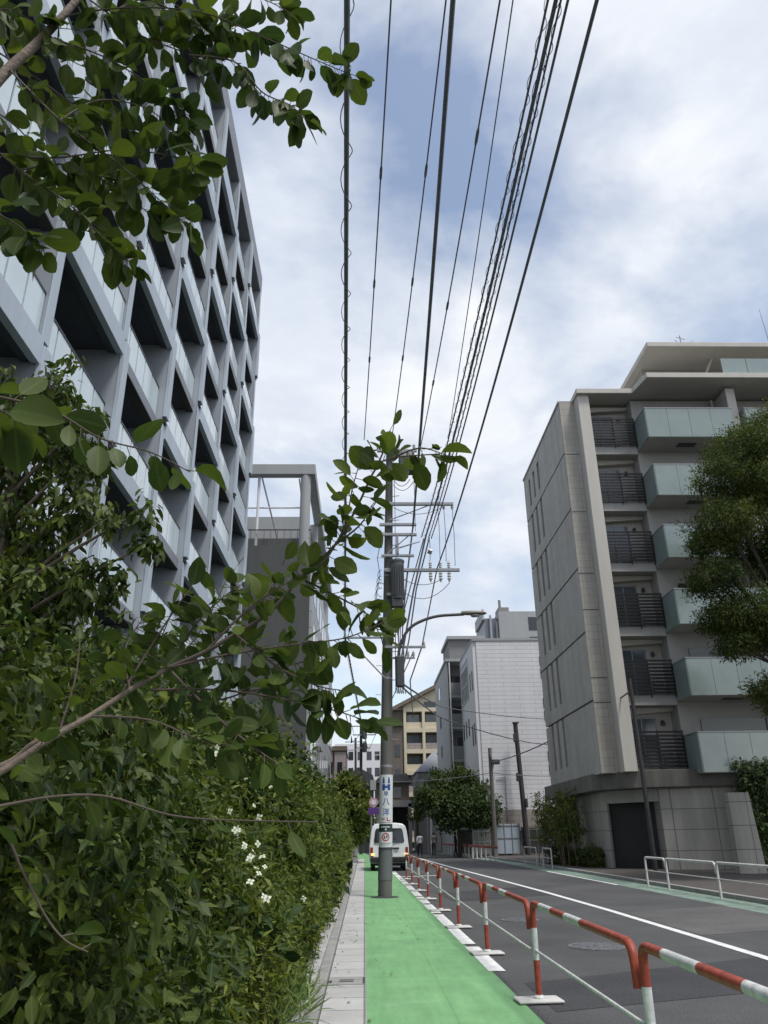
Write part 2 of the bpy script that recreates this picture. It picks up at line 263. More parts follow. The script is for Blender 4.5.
# ------------------------------------------------------------------ mesh helpers
ORG = {}
def tag(o, label=None, cat=None, group=None, kind=None):
    if label: o['label'] = label
    if cat: o['category'] = cat
    if group: o['group'] = group
    if kind: o['kind'] = kind
    return o
def thing(name, loc, label, cat, group=None):
    o = bpy.data.objects.new(name, None); o.location = loc; o.empty_display_size = 0.2; COL.objects.link(o); ORG[o.name] = Vector(loc)
    return tag(o, label, cat, group)
class MB:
    def __init__(s): s.v = []; s.f = []; s.m = []
    def add(s, vs, fs, m=0):
        b = len(s.v); s.v += [tuple(p) for p in vs]; s.f += [tuple(i + b for i in f) for f in fs]; s.m += [m] * len(fs); return s
    def box(s, x0, x1, y0, y1, z0, z1, m=0):
        x0, x1 = min(x0, x1), max(x0, x1); y0, y1 = min(y0, y1), max(y0, y1); z0, z1 = min(z0, z1), max(z0, z1)
        return s.add([(x, y, z) for z in (z0, z1) for y in (y0, y1) for x in (x0, x1)],
                     [(0, 2, 3, 1), (4, 5, 7, 6), (0, 1, 5, 4), (2, 6, 7, 3), (0, 4, 6, 2), (1, 3, 7, 5)], m)
    def prism(s, poly, z0, z1, m=0):
        n = len(poly)
        if sum(poly[i][0] * poly[(i + 1) % n][1] - poly[(i + 1) % n][0] * poly[i][1] for i in range(n)) < 0: poly = poly[::-1]
        vs = [(x, y, z0) for x, y in poly] + [(x, y, z1) for x, y in poly]
        return s.add(vs, [tuple(range(n))[::-1], tuple(range(n, 2 * n))] + [(i, (i + 1) % n, n + (i + 1) % n, n + i) for i in range(n)], m)
    def profile_y(s, poly, y0, y1, m=0):
        "polygon in (x, z) extruded along y"
        n = len(poly); vs = [(x, y0, z) for x, z in poly] + [(x, y1, z) for x, z in poly]
        return s.add(vs, [tuple(range(n)), tuple(range(n, 2 * n))[::-1]] + [(i, n + i, n + (i + 1) % n, (i + 1) % n) for i in range(n)], m)
    def profile_x(s, poly, x0, x1, m=0):
        n = len(poly); vs = [(x0, y, z) for y, z in poly] + [(x1, y, z) for y, z in poly]
        return s.add(vs, [tuple(range(n))[::-1], tuple(range(n, 2 * n))] + [(i, (i + 1) % n, n + (i + 1) % n, n + i) for i in range(n)], m)
    def tube(s, pts, r, n=8, m=0, cap=True):
        pts = [Vector(p) for p in pts]; k = len(pts); rs = r if hasattr(r, '__len__') else [r] * k
        vs = []; ref = None
        for i, p in enumerate(pts):
            d = (pts[min(i + 1, k - 1)] - pts[max(i - 1, 0)]).normalized()
            if ref is None: ref = Vector((0, 0, 1)) if abs(d.z) < 0.9 else Vector((1, 0, 0))
            a = d.cross(ref).normalized(); b = a.cross(d).normalized(); ref = b
            for j in range(n):
                t = 2 * math.pi * j / n; vs.append(p + (a * math.cos(t) + b * math.sin(t)) * rs[i])
        fs = [(i * n + j, i * n + (j + 1) % n, (i + 1) * n + (j + 1) % n, (i + 1) * n + j) for i in range(k - 1) for j in range(n)]
        if cap: fs += [tuple(range(n))[::-1], tuple(range((k - 1) * n, k * n))]
        return s.add(vs, fs, m)
    def cyl(s, p0, p1, r0, r1=None, n=12, m=0): return s.tube([p0, p1], [r0, r0 if r1 is None else r1], n, m)
    def lathe(s, c, prof, n=12, m=0):
        vs = [(c[0] + r * math.cos(2 * math.pi * j / n), c[1] + r * math.sin(2 * math.pi * j / n), c[2] + z) for r, z in prof for j in range(n)]; k = len(prof)
        fs = [(i * n + j, i * n + (j + 1) % n, (i + 1) * n + (j + 1) % n, (i + 1) * n + j) for i in range(k - 1) for j in range(n)]
        fs += [tuple(range(n))[::-1], tuple(range((k - 1) * n, k * n))]
        return s.add(vs, fs, m)
    def build(s, name, mats, parent=None, smooth=False, bevel=0.0, org=None):
        if not isinstance(mats, (list, tuple)): mats = [mats]
        me = bpy.data.meshes.new(name); o = bpy.data.objects.new(name, me); COL.objects.link(o)
        if parent is not None: o.parent = parent; c = ORG[parent.name]; ORG[o.name] = c
        else: c = Vector(org) if org is not None else Vector((0, 0, 0)); o.location = c; ORG[o.name] = c
        me.from_pydata([(x - c.x, y - c.y, z - c.z) for x, y, z in s.v], [], s.f)
        for k in mats: me.materials.append(M[k] if isinstance(k, str) else k)
        if len(mats) > 1: me.polygons.foreach_set('material_index', s.m)
        me.validate(); me.update()
        if smooth:
            me.polygons.foreach_set('use_smooth', [True] * len(me.polygons)); me.set_sharp_from_angle(angle=R(40))
        if bevel:
            b = o.modifiers.new('bevel', 'BEVEL'); b.width = bevel; b.segments = 2; b.limit_method = 'ANGLE'; b.angle_limit = R(40)
        return o
def copy_tree(o, parent=None):
    c = o.copy(); COL.objects.link(c); ORG[c.name] = ORG.get(o.name)
    if parent is not None: c.parent = parent
    for ch in list(o.children):
        if ch.name in COL.objects and ch is not c: copy_tree(ch, c)
    return c
def sheet(name, poly, z, m, kind='structure', thick=0.0):
    b = MB(); n = len(poly)
    if sum(poly[i][0] * poly[(i + 1) % n][1] - poly[(i + 1) % n][0] * poly[i][1] for i in range(n)) < 0: poly = poly[::-1]
    if thick: b.prism(poly, z - thick, z)
    else: b.add([(x, y, z) for x, y in poly], [tuple(range(n))])
    o = b.build(name, m); o['kind'] = kind; return o
def text_mesh(body, size, bold=0.0):
    cu = bpy.data.curves.new('lettering', 'FONT'); cu.body = body; cu.size = size; cu.align_x = 'CENTER'; cu.align_y = 'CENTER'; cu.offset = bold
    o = bpy.data.objects.new('lettering', cu); COL.objects.link(o); bpy.context.view_layer.update()
    me = bpy.data.meshes.new_from_object(o.evaluated_get(bpy.context.evaluated_depsgraph_get()))
    bm = bmesh.new(); bm.from_mesh(me)
    for k in range(-16, 17): bmesh.ops.bisect_plane(bm, geom=bm.verts[:] + bm.edges[:] + bm.faces[:], plane_co=(k * 0.015, 0, 0), plane_no=(1, 0, 0))
    bm.to_mesh(me); bm.free()
    vs = [tuple(v.co) for v in me.vertices]; fs = [tuple(p.vertices) for p in me.polygons]
    bpy.data.objects.remove(o); bpy.data.curves.remove(cu); bpy.data.meshes.remove(me)
    return vs, fs

# ------------------------------------------------------------------ foliage helpers
def leaf_template(stations, ratio, fold=0.18, droop=0.25):
    "leaf along +x, length 1; stations = (t, relative half width)"
    mid = [(t, 0, -droop * t * t) for t, w in stations]; vs = list(mid); L = {}; Rr = {}
    for i, (t, w) in enumerate(stations):
        if w > 0:
            L[i] = len(vs); vs.append((t, w * ratio / 2, -droop * t * t + fold * w * ratio / 2)); Rr[i] = len(vs); vs.append((t, -w * ratio / 2, -droop * t * t + fold * w * ratio / 2))
    fs = []
    for i in range(len(stations) - 1):
        for S, sgn in ((L, 1), (Rr, -1)):
            q = [i, i + 1] + ([S[i + 1]] if i + 1 in S else []) + ([S[i]] if i in S else [])
            fs.append(tuple(q if sgn > 0 else q[::-1]))
    return np.array(vs, float), fs
T_BIG = leaf_template([(0, 0), (0.1, 0.4), (0.3, 0.88), (0.58, 1.0), (0.8, 0.74), (0.93, 0.36), (1, 0)], 0.62, 0.25, 0.22)
T_OVAL = leaf_template([(0, 0), (0.3, 0.9), (0.65, 0.85), (1, 0)], 0.46, 0.3, 0.35)
T_LANCE = leaf_template([(0, 0), (0.4, 1.0), (1, 0)], 0.30, 0.3, 0.35)
T_FAR = leaf_template([(0, 0), (0.45, 1.0), (1, 0)], 0.55, 0.3, 0.3)
T_BLADE = leaf_template([(0, 0), (0.3, 1.0), (0.7, 0.7), (1, 0)], 0.05, 0.2, 0.6)
def unit(a): return a / np.maximum(np.linalg.norm(a, axis=1, keepdims=True), 1e-9)
def leaves(name, pos, axis, normal, length, template, material, parent=None, org=None, wvar=0.2):
    pos = np.asarray(pos, float); n = len(pos); tv, tf = template
    ax = unit(np.asarray(axis, float)); nm = np.asarray(normal, float); sd = unit(np.cross(nm, ax)); up = np.cross(ax, sd)
    ln = np.asarray(length, float).reshape(n, 1, 1) * np.ones((n, 1, 1)); wv = 1 + wvar * (rng.random((n, 1, 1)) * 2 - 1); dv = rng.random((n, 1, 1)) * 1.9 - 0.2; tw_ = rng.normal(size=(n, 1, 1)) * 0.35; fo_ = rng.normal(size=(n, 1, 1)) * 0.15
    V = pos[:, None, :] + ln * (tv[None, :, 0:1] * ax[:, None, :] + wv * tv[None, :, 1:2] * sd[:, None, :] + (dv * tv[None, :, 2:3] + tw_ * tv[None, :, 1:2] * tv[None, :, 0:1] + fo_ * np.abs(tv[None, :, 1:2])) * up[:, None, :])
    V = V.reshape(-1, 3); k = len(tv)
    o_c = ORG[parent.name] if parent is not None else Vector(org if org is not None else (0, 0, 0))
    V = V - np.array(o_c)
    loops = np.concatenate([np.array(f) for f in tf]); cnt = np.array([len(f) for f in tf])
    allv = (loops[None, :] + (np.arange(n) * k)[:, None]).ravel(); allc = np.tile(cnt, n); starts = np.concatenate([[0], np.cumsum(allc)[:-1]])
    me = bpy.data.meshes.new(name); me.vertices.add(len(V)); me.vertices.foreach_set('co', V.astype(np.float32).ravel())
    me.loops.add(len(allv)); me.loops.foreach_set('vertex_index', allv.astype(np.int32))
    me.polygons.add(len(allc)); me.polygons.foreach_set('loop_start', starts.astype(np.int32)); me.polygons.foreach_set('loop_total', allc.astype(np.int32))
    me.update(calc_edges=True); me.polygons.foreach_set('use_smooth', np.ones(len(allc), bool))
    if template is T_BIG or template is T_OVAL:
        at_ = me.attributes.new('rib', 'FLOAT', 'POINT'); at_.data.foreach_set('value', np.tile((np.abs(tv[:, 1]) < 1e-6).astype(np.float32), n))
    me.materials.append(M[material]); o = bpy.data.objects.new(name, me); COL.objects.link(o); ORG[o.name] = o_c
    if parent is not None: o.parent = parent
    else: o.location = o_c
    return o
def rsph(n): return unit(rng.normal(size=(n, 3)))
def clumps(centers, outward, per, spread, droop=0.5, out=0.7, up=0.8):
    "leaf positions, axes and normals for twig clumps"
    c = np.repeat(np.asarray(centers, float), per, 0); d = np.repeat(unit(np.asarray(outward, float)), per, 0); n = len(c)
    ax = unit(d * out + rsph(n) * 0.9 + np.array([0, 0, -droop]))
    p = c + rsph(n) * spread * rng.random((n, 1)) ** 0.6
    nm = unit(rsph(n) * 0.7 + np.array([0, 0, up]) + d * 0.4)
    return p, ax, nm
def ellipsoid_clumps(blobs, n, shell=0.55, seedgap=None):
    P = []; D = []
    w = np.array([b[3] * b[4] + b[4] * b[5] + b[3] * b[5] for b in blobs]); w = w / w.sum()
    for b, k in zip(blobs, rng.multinomial(n, w)):
        s = rsph(k); rad = (shell + (1 - shell) * rng.random((k, 1)) ** 0.6) * (1 + 0.12 * rng.normal(size=(k, 1)))
        P.append(np.array(b[:3]) + s * rad * np.array(b[3:6])); D.append(s / np.array(b[3:6]))
    return np.concatenate(P), np.concatenate(D)

# ================================================================== the setting
sheet('ground', [(-900, -300), (900, -300), (900, 1500), (-900, 1500)], -0.03, 'ground')
# road: nearly straight, bending a little to the left beyond the van
LANE_R = [(1.60, -12), (1.56, 6), (1.50, 12), (1.44, 18), (1.36, 26), (1.24, 40), (0.9, 60), (-0.2, 85), (-5, 130)]
ROAD_R = [(8.85, -12), (8.85, 38), (8.9, 48), (8.5, 58), (7.6, 75), (5.6, 95), (1.5, 130)]
sheet('road', LANE_R + ROAD_R[::-1], 0.0, 'asphalt')
sheet('green_lane', [(0.02, -12), (0.02, 45), (-0.3, 60), (-1.6, 85), (-6.5, 130)] + LANE_R[::-1], 0.004, 'green')
def strip(name, pts, w0, w1, z, m, y0=None, y1=None):
    return sheet(name, [(x + w0, y) for x, y in pts] + [(x + w1, y) for x, y in pts[::-1]], z, m)
strip('green_strip', [(8.85, -12), (8.85, 38), (8.9, 48), (8.5, 58), (7.6, 75), (5.6, 95)], -0.95, 0.0, 0.004, 'green_far')
CL = [(5.12, -12), (5.14, 11), (5.15, 18), (5.05, 24), (4.85, 30.4), (4.38, 43.2), (3.75, 67), (2.0, 90)]
strip('centre_line', CL, -0.075, 0.075, 0.006, 'line')
for a, b in ((-10, 3.5), (10.5, 38.5)):
    seg = []
    y = a
    while y < b:
        seg.append((1.62 - 0.0095 * (y - 6), y)); y += 2
    seg.append((1.62 - 0.0095 * (b - 6), b))
    if a < 0: continue
    # broken where the guard rail's footings stand
    k = 0; y = a
    while y < b:
        e = min(y + 2.2, b); x0, x1 = 1.62 - 0.0095 * (y - 6), 1.62 - 0.0095 * (e - 6)
        sheet('edge_line', [(x0 - 0.1, y), (x0 + 0.1, y), (x1 + 0.1, e), (x1 - 0.1, e)], 0.008, 'line'); y = e + 0.3
for a, b in ((-8, 18.5), (26.5, 36.5)):
    sheet('edge_line', [(7.85, a), (7.97, a), (7.97, b), (7.85, b)], 0.008, 'line') if a > 0 else None
sheet('stop_line', [(1.45, 33.5), (3.0, 34.2), (3.0, 34.5), (1.45, 33.8)], 0.0075, 'line')
# repair patches in the asphalt
sheet('asphalt_patch', [(1.75, 8.2), (8.8, 10.6), (8.8, 13.0), (1.75, 9.7)], 0.0035, 'asphalt_dark')
sheet('asphalt_patch', [(5.3, 13.6), (8.6, 14.8), (8.5, 19.0), (5.3, 17.6)], 0.0035, 'asphalt_pale')
sheet('asphalt_patch', [(2.2, 21.0), (5.0, 22.6), (5.0, 26.5), (2.0, 24.0)], 0.0035, 'asphalt_dark')
sheet('asphalt_patch', [(1.9, 4.5), (4.4, 5.2), (4.6, 7.6), (1.9, 6.6)], 0.0035, 'asphalt_pale')
# gutter, planting kerb, planting bed on the left
b = MB(); b.box(-0.40, 0.018, -12, 60, -0.1, 0.012); o = b.build('gutter', 'gutter'); o['kind'] = 'structure'
b = MB(); b.box(-0.53, -0.41, -12, 60, -0.1, 0.07); o = b.build('kerb', 'kerb', bevel=0.012); o['kind'] = 'structure'
b = MB(); b.box(-0.72, -0.54, -12, 60, -0.1, 0.045); o = b.build('kerb', 'gutter', bevel=0.01); o['kind'] = 'structure'
sheet('planting_bed', [(-0.72, -12), (-0.72, 45), (-5.9, 45), (-5.9, -12)], 0.03, 'soil', thick=0.1)
# right kerb and pavement
b = MB(); b.prism([(8.86, -12), (8.86, 38), (8.91, 48), (8.51, 58), (7.61, 75), (7.76, 75), (8.66, 58), (9.06, 48), (9.01, 38), (9.01, -12)], -0.1, 0.11)
o = b.build('kerb', 'kerb', bevel=0.015); o['kind'] = 'structure'
sheet('pavement', [(9.012, -12), (9.012, 38), (9.062, 48), (8.662, 58), (7.762, 75), (12, 75), (14.5, 58), (16, 46), (30, 36), (30, -12)], 0.10, 'paver', thick=0.2)
# manholes and the drain slot
def manhole(x, y, r, label):
    t = thing('manhole_cover', (x, y, 0.0), label, 'manhole cover', 'manhole covers in the road')
    b = MB(); b.lathe((x, y, 0.0), [(r, 0.001), (r, 0.009), (r * 0.93, 0.011)], 28); b.build('frame', 'iron', t)
    b = MB(); b.lathe((x, y, 0.0), [(r * 0.88, 0.008), (r * 0.88, 0.014)], 28)
    for k in range(5):
        yy = (k - 2) * r * 0.32; hw = math.sqrt(max(0.01, (r * 0.82) ** 2 - yy * yy)); b.box(x - hw, x + hw, y + yy - 0.02, y + yy + 0.02, 0.0135, 0.021)
    b.build('lid', 'iron', t)
manhole(3.35, 12.55, 0.42, 'larger round cast iron manhole cover in the road beside the striped rail')
manhole(2.95, 16.4, 0.36, 'smaller round manhole cover in the road, further up the street than the larger one')
t = thing('drain_grate', (-0.2, 9.95, 0.012), 'small slotted grey drain cover set in the concrete gutter', 'drain cover')
b = MB(); b.box(-0.395, 0.012, 9.72, 10.2, 0.0125, 0.019); b.build('cover', 'kerb', t)
b = MB(); b.box(-0.28, -0.12, 9.86, 9.90, 0.0185, 0.0225); b.box(-0.28, -0.12, 9.96, 10.0, 0.0185, 0.0225); b.box(-0.40, -0.36, 9.80, 9.95, 0.0185, 0.0225); b.box(-0.02, 0.01, 9.75, 10.15, 0.0185, 0.0225); b.build('slot', 'groove', t)

# ================================================================== apartment tower on the left
t = thing('apartment_tower', (-6, 4, 0), 'tall pale grey apartment tower with a lattice of staggered balconies above the hedge', 'apartment building')
FX = -6.0; FIN = [4.14 + 4.08 * k for k in range(9)]; FL = [1 + 3.0 * j for j in range(11)]
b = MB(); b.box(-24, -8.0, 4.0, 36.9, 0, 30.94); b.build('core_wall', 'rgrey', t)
b = MB(); b.box(-24, FX - 0.01, 3.9, 37.1, 30.95, 32.25); b.build('roof_parapet', 'beam', t, bevel=0.03)
b = MB(); b.box(-24, FX - 0.3, 36.95, 37.1, 0, 30.94); b.build('gable_wall', 'tower_side', t)
for i, y in enumerate(FIN):
    f = MB()
    for j in range(10):
        z0, z1 = FL[j], FL[j] + 3.0
        pr = 0.0 if (i + j) % 2 else 0.10
        # fin blade: pale front edge, darker side; its set-back foot is coloured dark to paint in the notch's shade
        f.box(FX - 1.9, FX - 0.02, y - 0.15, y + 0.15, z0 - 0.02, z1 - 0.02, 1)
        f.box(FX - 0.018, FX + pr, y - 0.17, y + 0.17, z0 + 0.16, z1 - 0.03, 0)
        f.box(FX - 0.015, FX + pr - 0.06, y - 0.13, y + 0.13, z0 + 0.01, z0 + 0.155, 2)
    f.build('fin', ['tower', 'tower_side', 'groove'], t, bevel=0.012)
for i in range(8):
    y0, y1 = FIN[i] + 0.155, FIN[i + 1] - 0.155
    for j in range(10):
        z = FL[j]; thick = (i + j) % 2 == 0
        m = MB()
        if thick:
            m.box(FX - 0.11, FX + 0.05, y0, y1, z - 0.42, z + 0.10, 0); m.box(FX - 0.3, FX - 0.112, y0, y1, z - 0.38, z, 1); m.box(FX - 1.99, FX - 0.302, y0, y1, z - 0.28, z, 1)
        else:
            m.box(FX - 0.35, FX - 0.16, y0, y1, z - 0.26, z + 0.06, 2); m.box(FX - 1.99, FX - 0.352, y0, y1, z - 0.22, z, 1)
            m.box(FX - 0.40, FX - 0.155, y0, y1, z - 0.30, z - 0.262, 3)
        o = m.build('balcony', ['tower', 'soffit', 'beam', 'groove'], t)
        gx = FX - 0.10 if thick else FX - 0.24
        g = MB(); n = 5; w = (y1 - y0) / n
        for k in range(n): g.box(gx - 0.015, gx + 0.015, y0 + k * w + 0.03, y0 + (k + 1) * w - 0.03, z + 0.12, z + 1.14)
        g.build('railing_glass', 'tglass', o)
        h = MB(); h.box(gx - 0.03, gx + 0.03, y0, y1, z + 1.145, z + 1.19); h.build('handrail', 'darkmetal', o)
        wn = MB(); wn.box(FX - 1.985, FX - 1.95, y0 + 0.3, y1 - 0.9, z + 0.05, z + 2.3); wn.build('window', 'midglass' if (i * 7 + j * 3) % 5 == 0 else 'darkglass', o)
        wf = MB()
        for q in range(4): yy = y0 + 0.27 + q * (y1 - y0 - 1.2) / 3; wf.box(FX - 1.98, FX - 1.92, yy - 0.03, yy + 0.03, z + 0.05, z + 2.3)
        wf.box(FX - 1.98, FX - 1.92, y0 + 0.24, y1 - 0.87, z + 2.305, z + 2.37); wf.build('window_frame', 'steel', o)
        dl = MB(); dl.lathe((FX - 1.0, (y0 + y1) / 2, z + 2.70), [(0.09, 0), (0.10, 0.02), (0.10, 0.03)], 10); dl.build('ceiling_lamp', 'lightgrey', o)
        if (i * 5 + j * 11) % 3:
            ac = MB(); ac.box(FX - 1.9, FX - 1.55, y1 - 0.85, y1 - 0.1, z + 0.08, z + 0.68); ac.build('outdoor_unit', 'lightgrey', o, bevel=0.02)
        sp = MB(); sp.box(FX - 1.9, FX - 0.5, y0 + 0.02, y0 + 0.05, z + 0.1, z + 1.9); sp.build('partition', 'tower_side', o)

# ================================================================== dark grey building behind it
t = thing('grey_office_block', (-6, 46, 0), 'dark grey block with an open roof frame rising beyond the pale tower', 'office building')
gx0, gx1, gy0, gy1 = -9.5, -3.12, 45.0, 76.0
b = MB(); b.box(gx0, gx1 - 0.16, gy0, gy1, 0, 18.2); b.build('wall', 'rgrey', t)
b = MB(); b.box(gx1 - 0.157, gx1, gy0 + 0.02, gy1, 0, 18.0); b.build('side_cladding', 'palepanel', t)
for r_ in range(5):
    for c_ in range(9):
        y = gy0 + 1.2 + c_ * 3.3; z = 2.6 + r_ * 3.1
        w = MB(); w.box(gx1 - 0.05, gx1 + 0.02, y, y + 2.3, z, z + 1.7); w.build('window', 'darkglass', t)
b = MB(); b.box(gx0, gx1 - 0.9, 49.0, 49.2, 18.2, 20.2); b.build('terrace_wall', 'rgrey', t)
b = MB(); b.box(gx0, gx1 - 0.8, 50.5, 70, 18.2, 22.4); b.build('plant_screen', 'lightgrey', t)
b = MB()
for k in range(14): b.box(gx0 + 0.3 + k * 0.42, gx0 + 0.33 + k * 0.42, gy0 + 0.2, gy0 + 0.23, 18.2, 19.3)
b.box(gx0, gx1 - 0.2, gy0 + 0.18, gy0 + 0.25, 19.3, 19.36); b.build('balustrade', 'darkmetal', t)
b = MB(); b.box(gx0, gx1, gy0, gy0 + 0.6, 23.1, 23.85); b.box(gx1 - 0.6, gx1, gy0 + 0.61, gy1, 23.1, 23.85); b.box(gx0, gx1 - 0.61, 58, 58.5, 23.1, 23.8); b.build('roof_frame', 'lightgrey', t, bevel=0.04)
for y in (gy0 + 0.35, gy0 + 9, gy0 + 18, gy0 + 27):
    b = MB(); b.cyl((gx1 - 0.62, y, 18.2), (gx1 - 0.62, y, 23.09), 0.33, n=20); b.build('column', 'lightgrey', t, smooth=True)
b = MB(); b.cyl((-6.75, gy0 + 0.4, 18.2), (-6.75, gy0 + 0.4, 23.09), 0.09, n=10); b.build('post', 'whitewall', t, smooth=True)
b = MB(); b.tube([(-6.6, gy0 + 0.5, 23.1), (-6.0, 50.3, 20.6)], 0.06, 8); b.tube([(-4.2, gy0 + 0.7, 23.1), (-3.95, 50.3, 20.6)], 0.05, 8); b.tube([(gx0, 47, 21.6), (gx1 - 0.7, 47, 21.6)], 0.06, 8); b.build('brace', 'whitewall', t, smooth=True)

# ================================================================== tiled apartment block on the right
t = thing('tiled_apartment_block', (14, 40, 0), 'grey tiled apartment block with green glass balconies and black slatted railings on the right', 'apartment building')
FZ = [4.02 + 3.12 * k for k in range(7)]           # balcony floor edges
# street wall with slits: a dark core behind raised panels
b = MB(); b.box(10.52, 10.9, 35.1, 44.6, 3.9, 22.35); b.build('wall_core', 'groove', t)
b = MB()
for k in range(6):
    z0 = 3.9 + 3.12 * k + (0.05 if k else 0); z1 = 3.9 + 3.12 * (k + 1) - 0.05
    if k == 5: z1 = 22.45
    slits = [40.55, 41.75, 42.95]; zt = z1 - (0.62 if k == 5 else 0.0); zb = z1 - 2.35
    y = 35.02
    for s_ in slits:
        b.box(10.3, 10.518, y, s_, z0, z1, 0); y = s_ + 0.46
        b.box(10.302, 10.517, s_ + 0.001, s_ + 0.459, z0, zb, 0)
        if k == 5: b.box(10.302, 10.517, s_ + 0.001, s_ + 0.459, zt, z1, 0)
    b.box(10.3, 10.518, y, 44.7, z0, z1, 0)
b.build('slit_wall', 'slit', t)
b = MB(); b.box(10.25, 11.2, 34.98, 44.75, 22.455, 22.56); b.build('wall_coping', 'plaster_grey', t)
b = MB(); b.box(10.32, 11.08, 34.98, 35.015, 3.9, 22.45); b.build('end_wall', 'end_tile', t)
b = MB()
for z in (6.9, 8.0, 11.2, 13.0, 16.2, 19.4): b.box(10.325, 11.075, 34.972, 34.979, z, z + 0.035)
b.build('joint_line', 'groove', t)
b = MB(); b.box(11.08, 11.66, 34.2, 35.6, 3.9, 22.45); b.build('pier', 'plaster', t, bevel=0.02)
b = MB(); b.box(11.1, 26, 36.4, 46, 3.96, 22.44); b.box(11.03, 26, 37.25, 46, 0, 3.94); b.build('body', 'plaster', t)
b = MB(); b.box(11.67, 13.945, 35.55, 36.39, 3.9, 22.4); b.build('recess_wall', 'plaster', t)
b = MB(); b.box(13.95, 26, 34.62, 36.39, 3.9, 22.35); b.build('front_wall', 'plaster_grey', t)
for k in range(6):
    z = FZ[k]
    m = MB(); m.box(11.67, 13.94, 34.55, 35.54, z - 0.42, z + 0.0); o = m.build('balcony', 'plaster_grey', t)
    s = MB()
    for q in range(10):
        zz = z + 0.06 + q * 0.158; s.box(11.68, 13.93, 34.40, 34.44, zz, zz + 0.088)
    for xx in (11.70, 12.78, 13.88): s.box(xx, xx + 0.05, 34.445, 34.485, z - 0.1, z + 1.6)
    s.build('slatted_railing', 'slat', o)
    w = MB(); w.box(11.8, 12.5, 35.50, 35.545, z + 0.1, z + 2.22, 0); w.box(12.56, 13.15, 35.50, 35.545, z + 0.1, z + 2.22, 0); wo = w.build('window', 'midglass', o)
    w = MB(); w.box(11.72, 13.22, 35.49, 35.548, z + 2.225, z + 2.30); w.box(12.505, 12.555, 35.47, 35.53, z + 0.1, z + 2.22); w.box(13.155, 13.22, 35.49, 35.547, z + 0.1, z + 2.22); w.build('frame', 'steel', wo)
    w = MB(); w.lathe((13.5, 35.45, z + 1.95), [(0.09, 0), (0.10, 0.08), (0.06, 0.2)], 10); w.build('wall_lamp', 'darkmetal', o)
    w = MB(); w.box(13.3, 13.75, 35.25, 35.5, z + 0.02, z + 0.75); w.build('outdoor_unit', 'plaster_grey', o, bevel=0.02)
    # sloping pale fascia over the opening
    fs = MB(); fs.profile_y([(11.67, z + 2.36), (13.94, z + 2.52), (13.94, z + 2.68), (11.67, z + 2.68)], 35.2, 35.54); fs.build('fascia', 'plaster', o)
    # glass balcony in front of the main wall
    for x0, x1 in ((13.97, 18.3), (19.0, 25.5)):
        m = MB(); m.prism([(x0, 34.6), (x0 + 0.02, 33.0), (x1, 33.0), (x1, 34.6)], z - 0.28, z - 0.02); o = m.build('balcony', 'plaster_grey', t)
        g = MB(); n = 4 if x1 < 19 else 6; w_ = (x1 - x0) / n
        for q in range(n): g.box(x0 + q * w_ + 0.008, x0 + (q + 1) * w_ - 0.008, 32.965, 32.99, z - 0.26, z + 1.32)
        g.box(x0 - 0.03, x0 - 0.005, 32.99, 34.58, z - 0.26, z + 1.32); g.box(x1 + 0.005, x1 + 0.03, 32.99, 34.58, z - 0.26, z + 1.32)
        g.build('railing_glass', 'gglass', o)
        h = MB(); h.box(x0 - 0.045, x1 + 0.045, 32.95, 33.0, z + 1.325, z + 1.37); h.box(x0 - 0.045, x0 + 0.005, 33.005, 34.6, z + 1.325, z + 1.37); h.build('handrail', 'steel', o)
        h = MB(); h.box(x0 + 1.7, x0 + 2.6, 33.6, 34.0, z - 0.315, z - 0.285); h.build('drying_rack', 'darkmetal', o)
        w = MB(); w.box(x0 + 0.9, x1 - 0.5, 34.575, 34.61, z + 0.0, z + 2.1); w.build('window', 'darkglass', o)
b = MB(); b.box(18.4, 18.85, 33.3, 34.6, 3.9, 22.3); b.build('divider_wall', 'plaster', t)
b = MB(); b.tube([(18.1, 34.3, 4), (18.1, 34.3, 22.2)], 0.06, 8); b.build('downpipe', 'plaster', t, smooth=True)
# eaves slab, penthouse and its roof
b = MB(); b.prism([(11.0, 34.0), (13.9, 34.0), (14.15, 32.5), (26, 32.5), (26, 46), (11.0, 46)], 22.46, 22.74); b.build('eaves_slab', 'plaster', t, bevel=0.02)
b = MB(); b.box(15.2, 26, 35.4, 44, 22.75, 24.78); b.build('penthouse_wall', 'plaster_grey', t)
b = MB(); b.box(15.6, 18.5, 35.36, 35.41, 23.1, 24.4, 0); b.box(18.56, 19.6, 35.36, 35.41, 23.1, 24.4, 0); b.build('penthouse_window', 'darkglass', t)
b = MB(); b.prism([(14.75, 33.2), (27, 33.2), (27, 45.5), (14.75, 45.5)], 24.79, 25.08); b.build('roof_slab', 'plaster', t, bevel=0.03)
b = MB()
for q in range(6): b.box(18.2 + q * 1.3, 19.47 + q * 1.3, 32.75, 32.78, 22.78, 23.75)
b.build('roof_railing_glass', 'gglass', t)
b = MB(); b.tube([(18.3, 34.6, 22.75), (18.3, 34.6, 24.1), (18.6, 34.3, 24.78)], 0.07, 8); b.build('downpipe', 'plaster', t, smooth=True)
b = MB(); b.tube([(17.2, 34.5, 25.08), (17.2, 34.5, 26.4)], 0.03, 6); b.tube([(16.9, 34.5, 26.1), (17.25, 34.5, 25.7), (17.9, 34.5, 26.1)], 0.02, 6); b.tube([(17.0, 34.5, 26.3), (17.45, 34.5, 26.15)], 0.02, 6); b.build('aerial', 'steel', t)
b = MB(); b.tube([(22.1, 34.5, 25.08), (21.95, 34.5, 28.2)], [0.035, 0.012], 6); b.build('lightning_rod', 'steel', t)
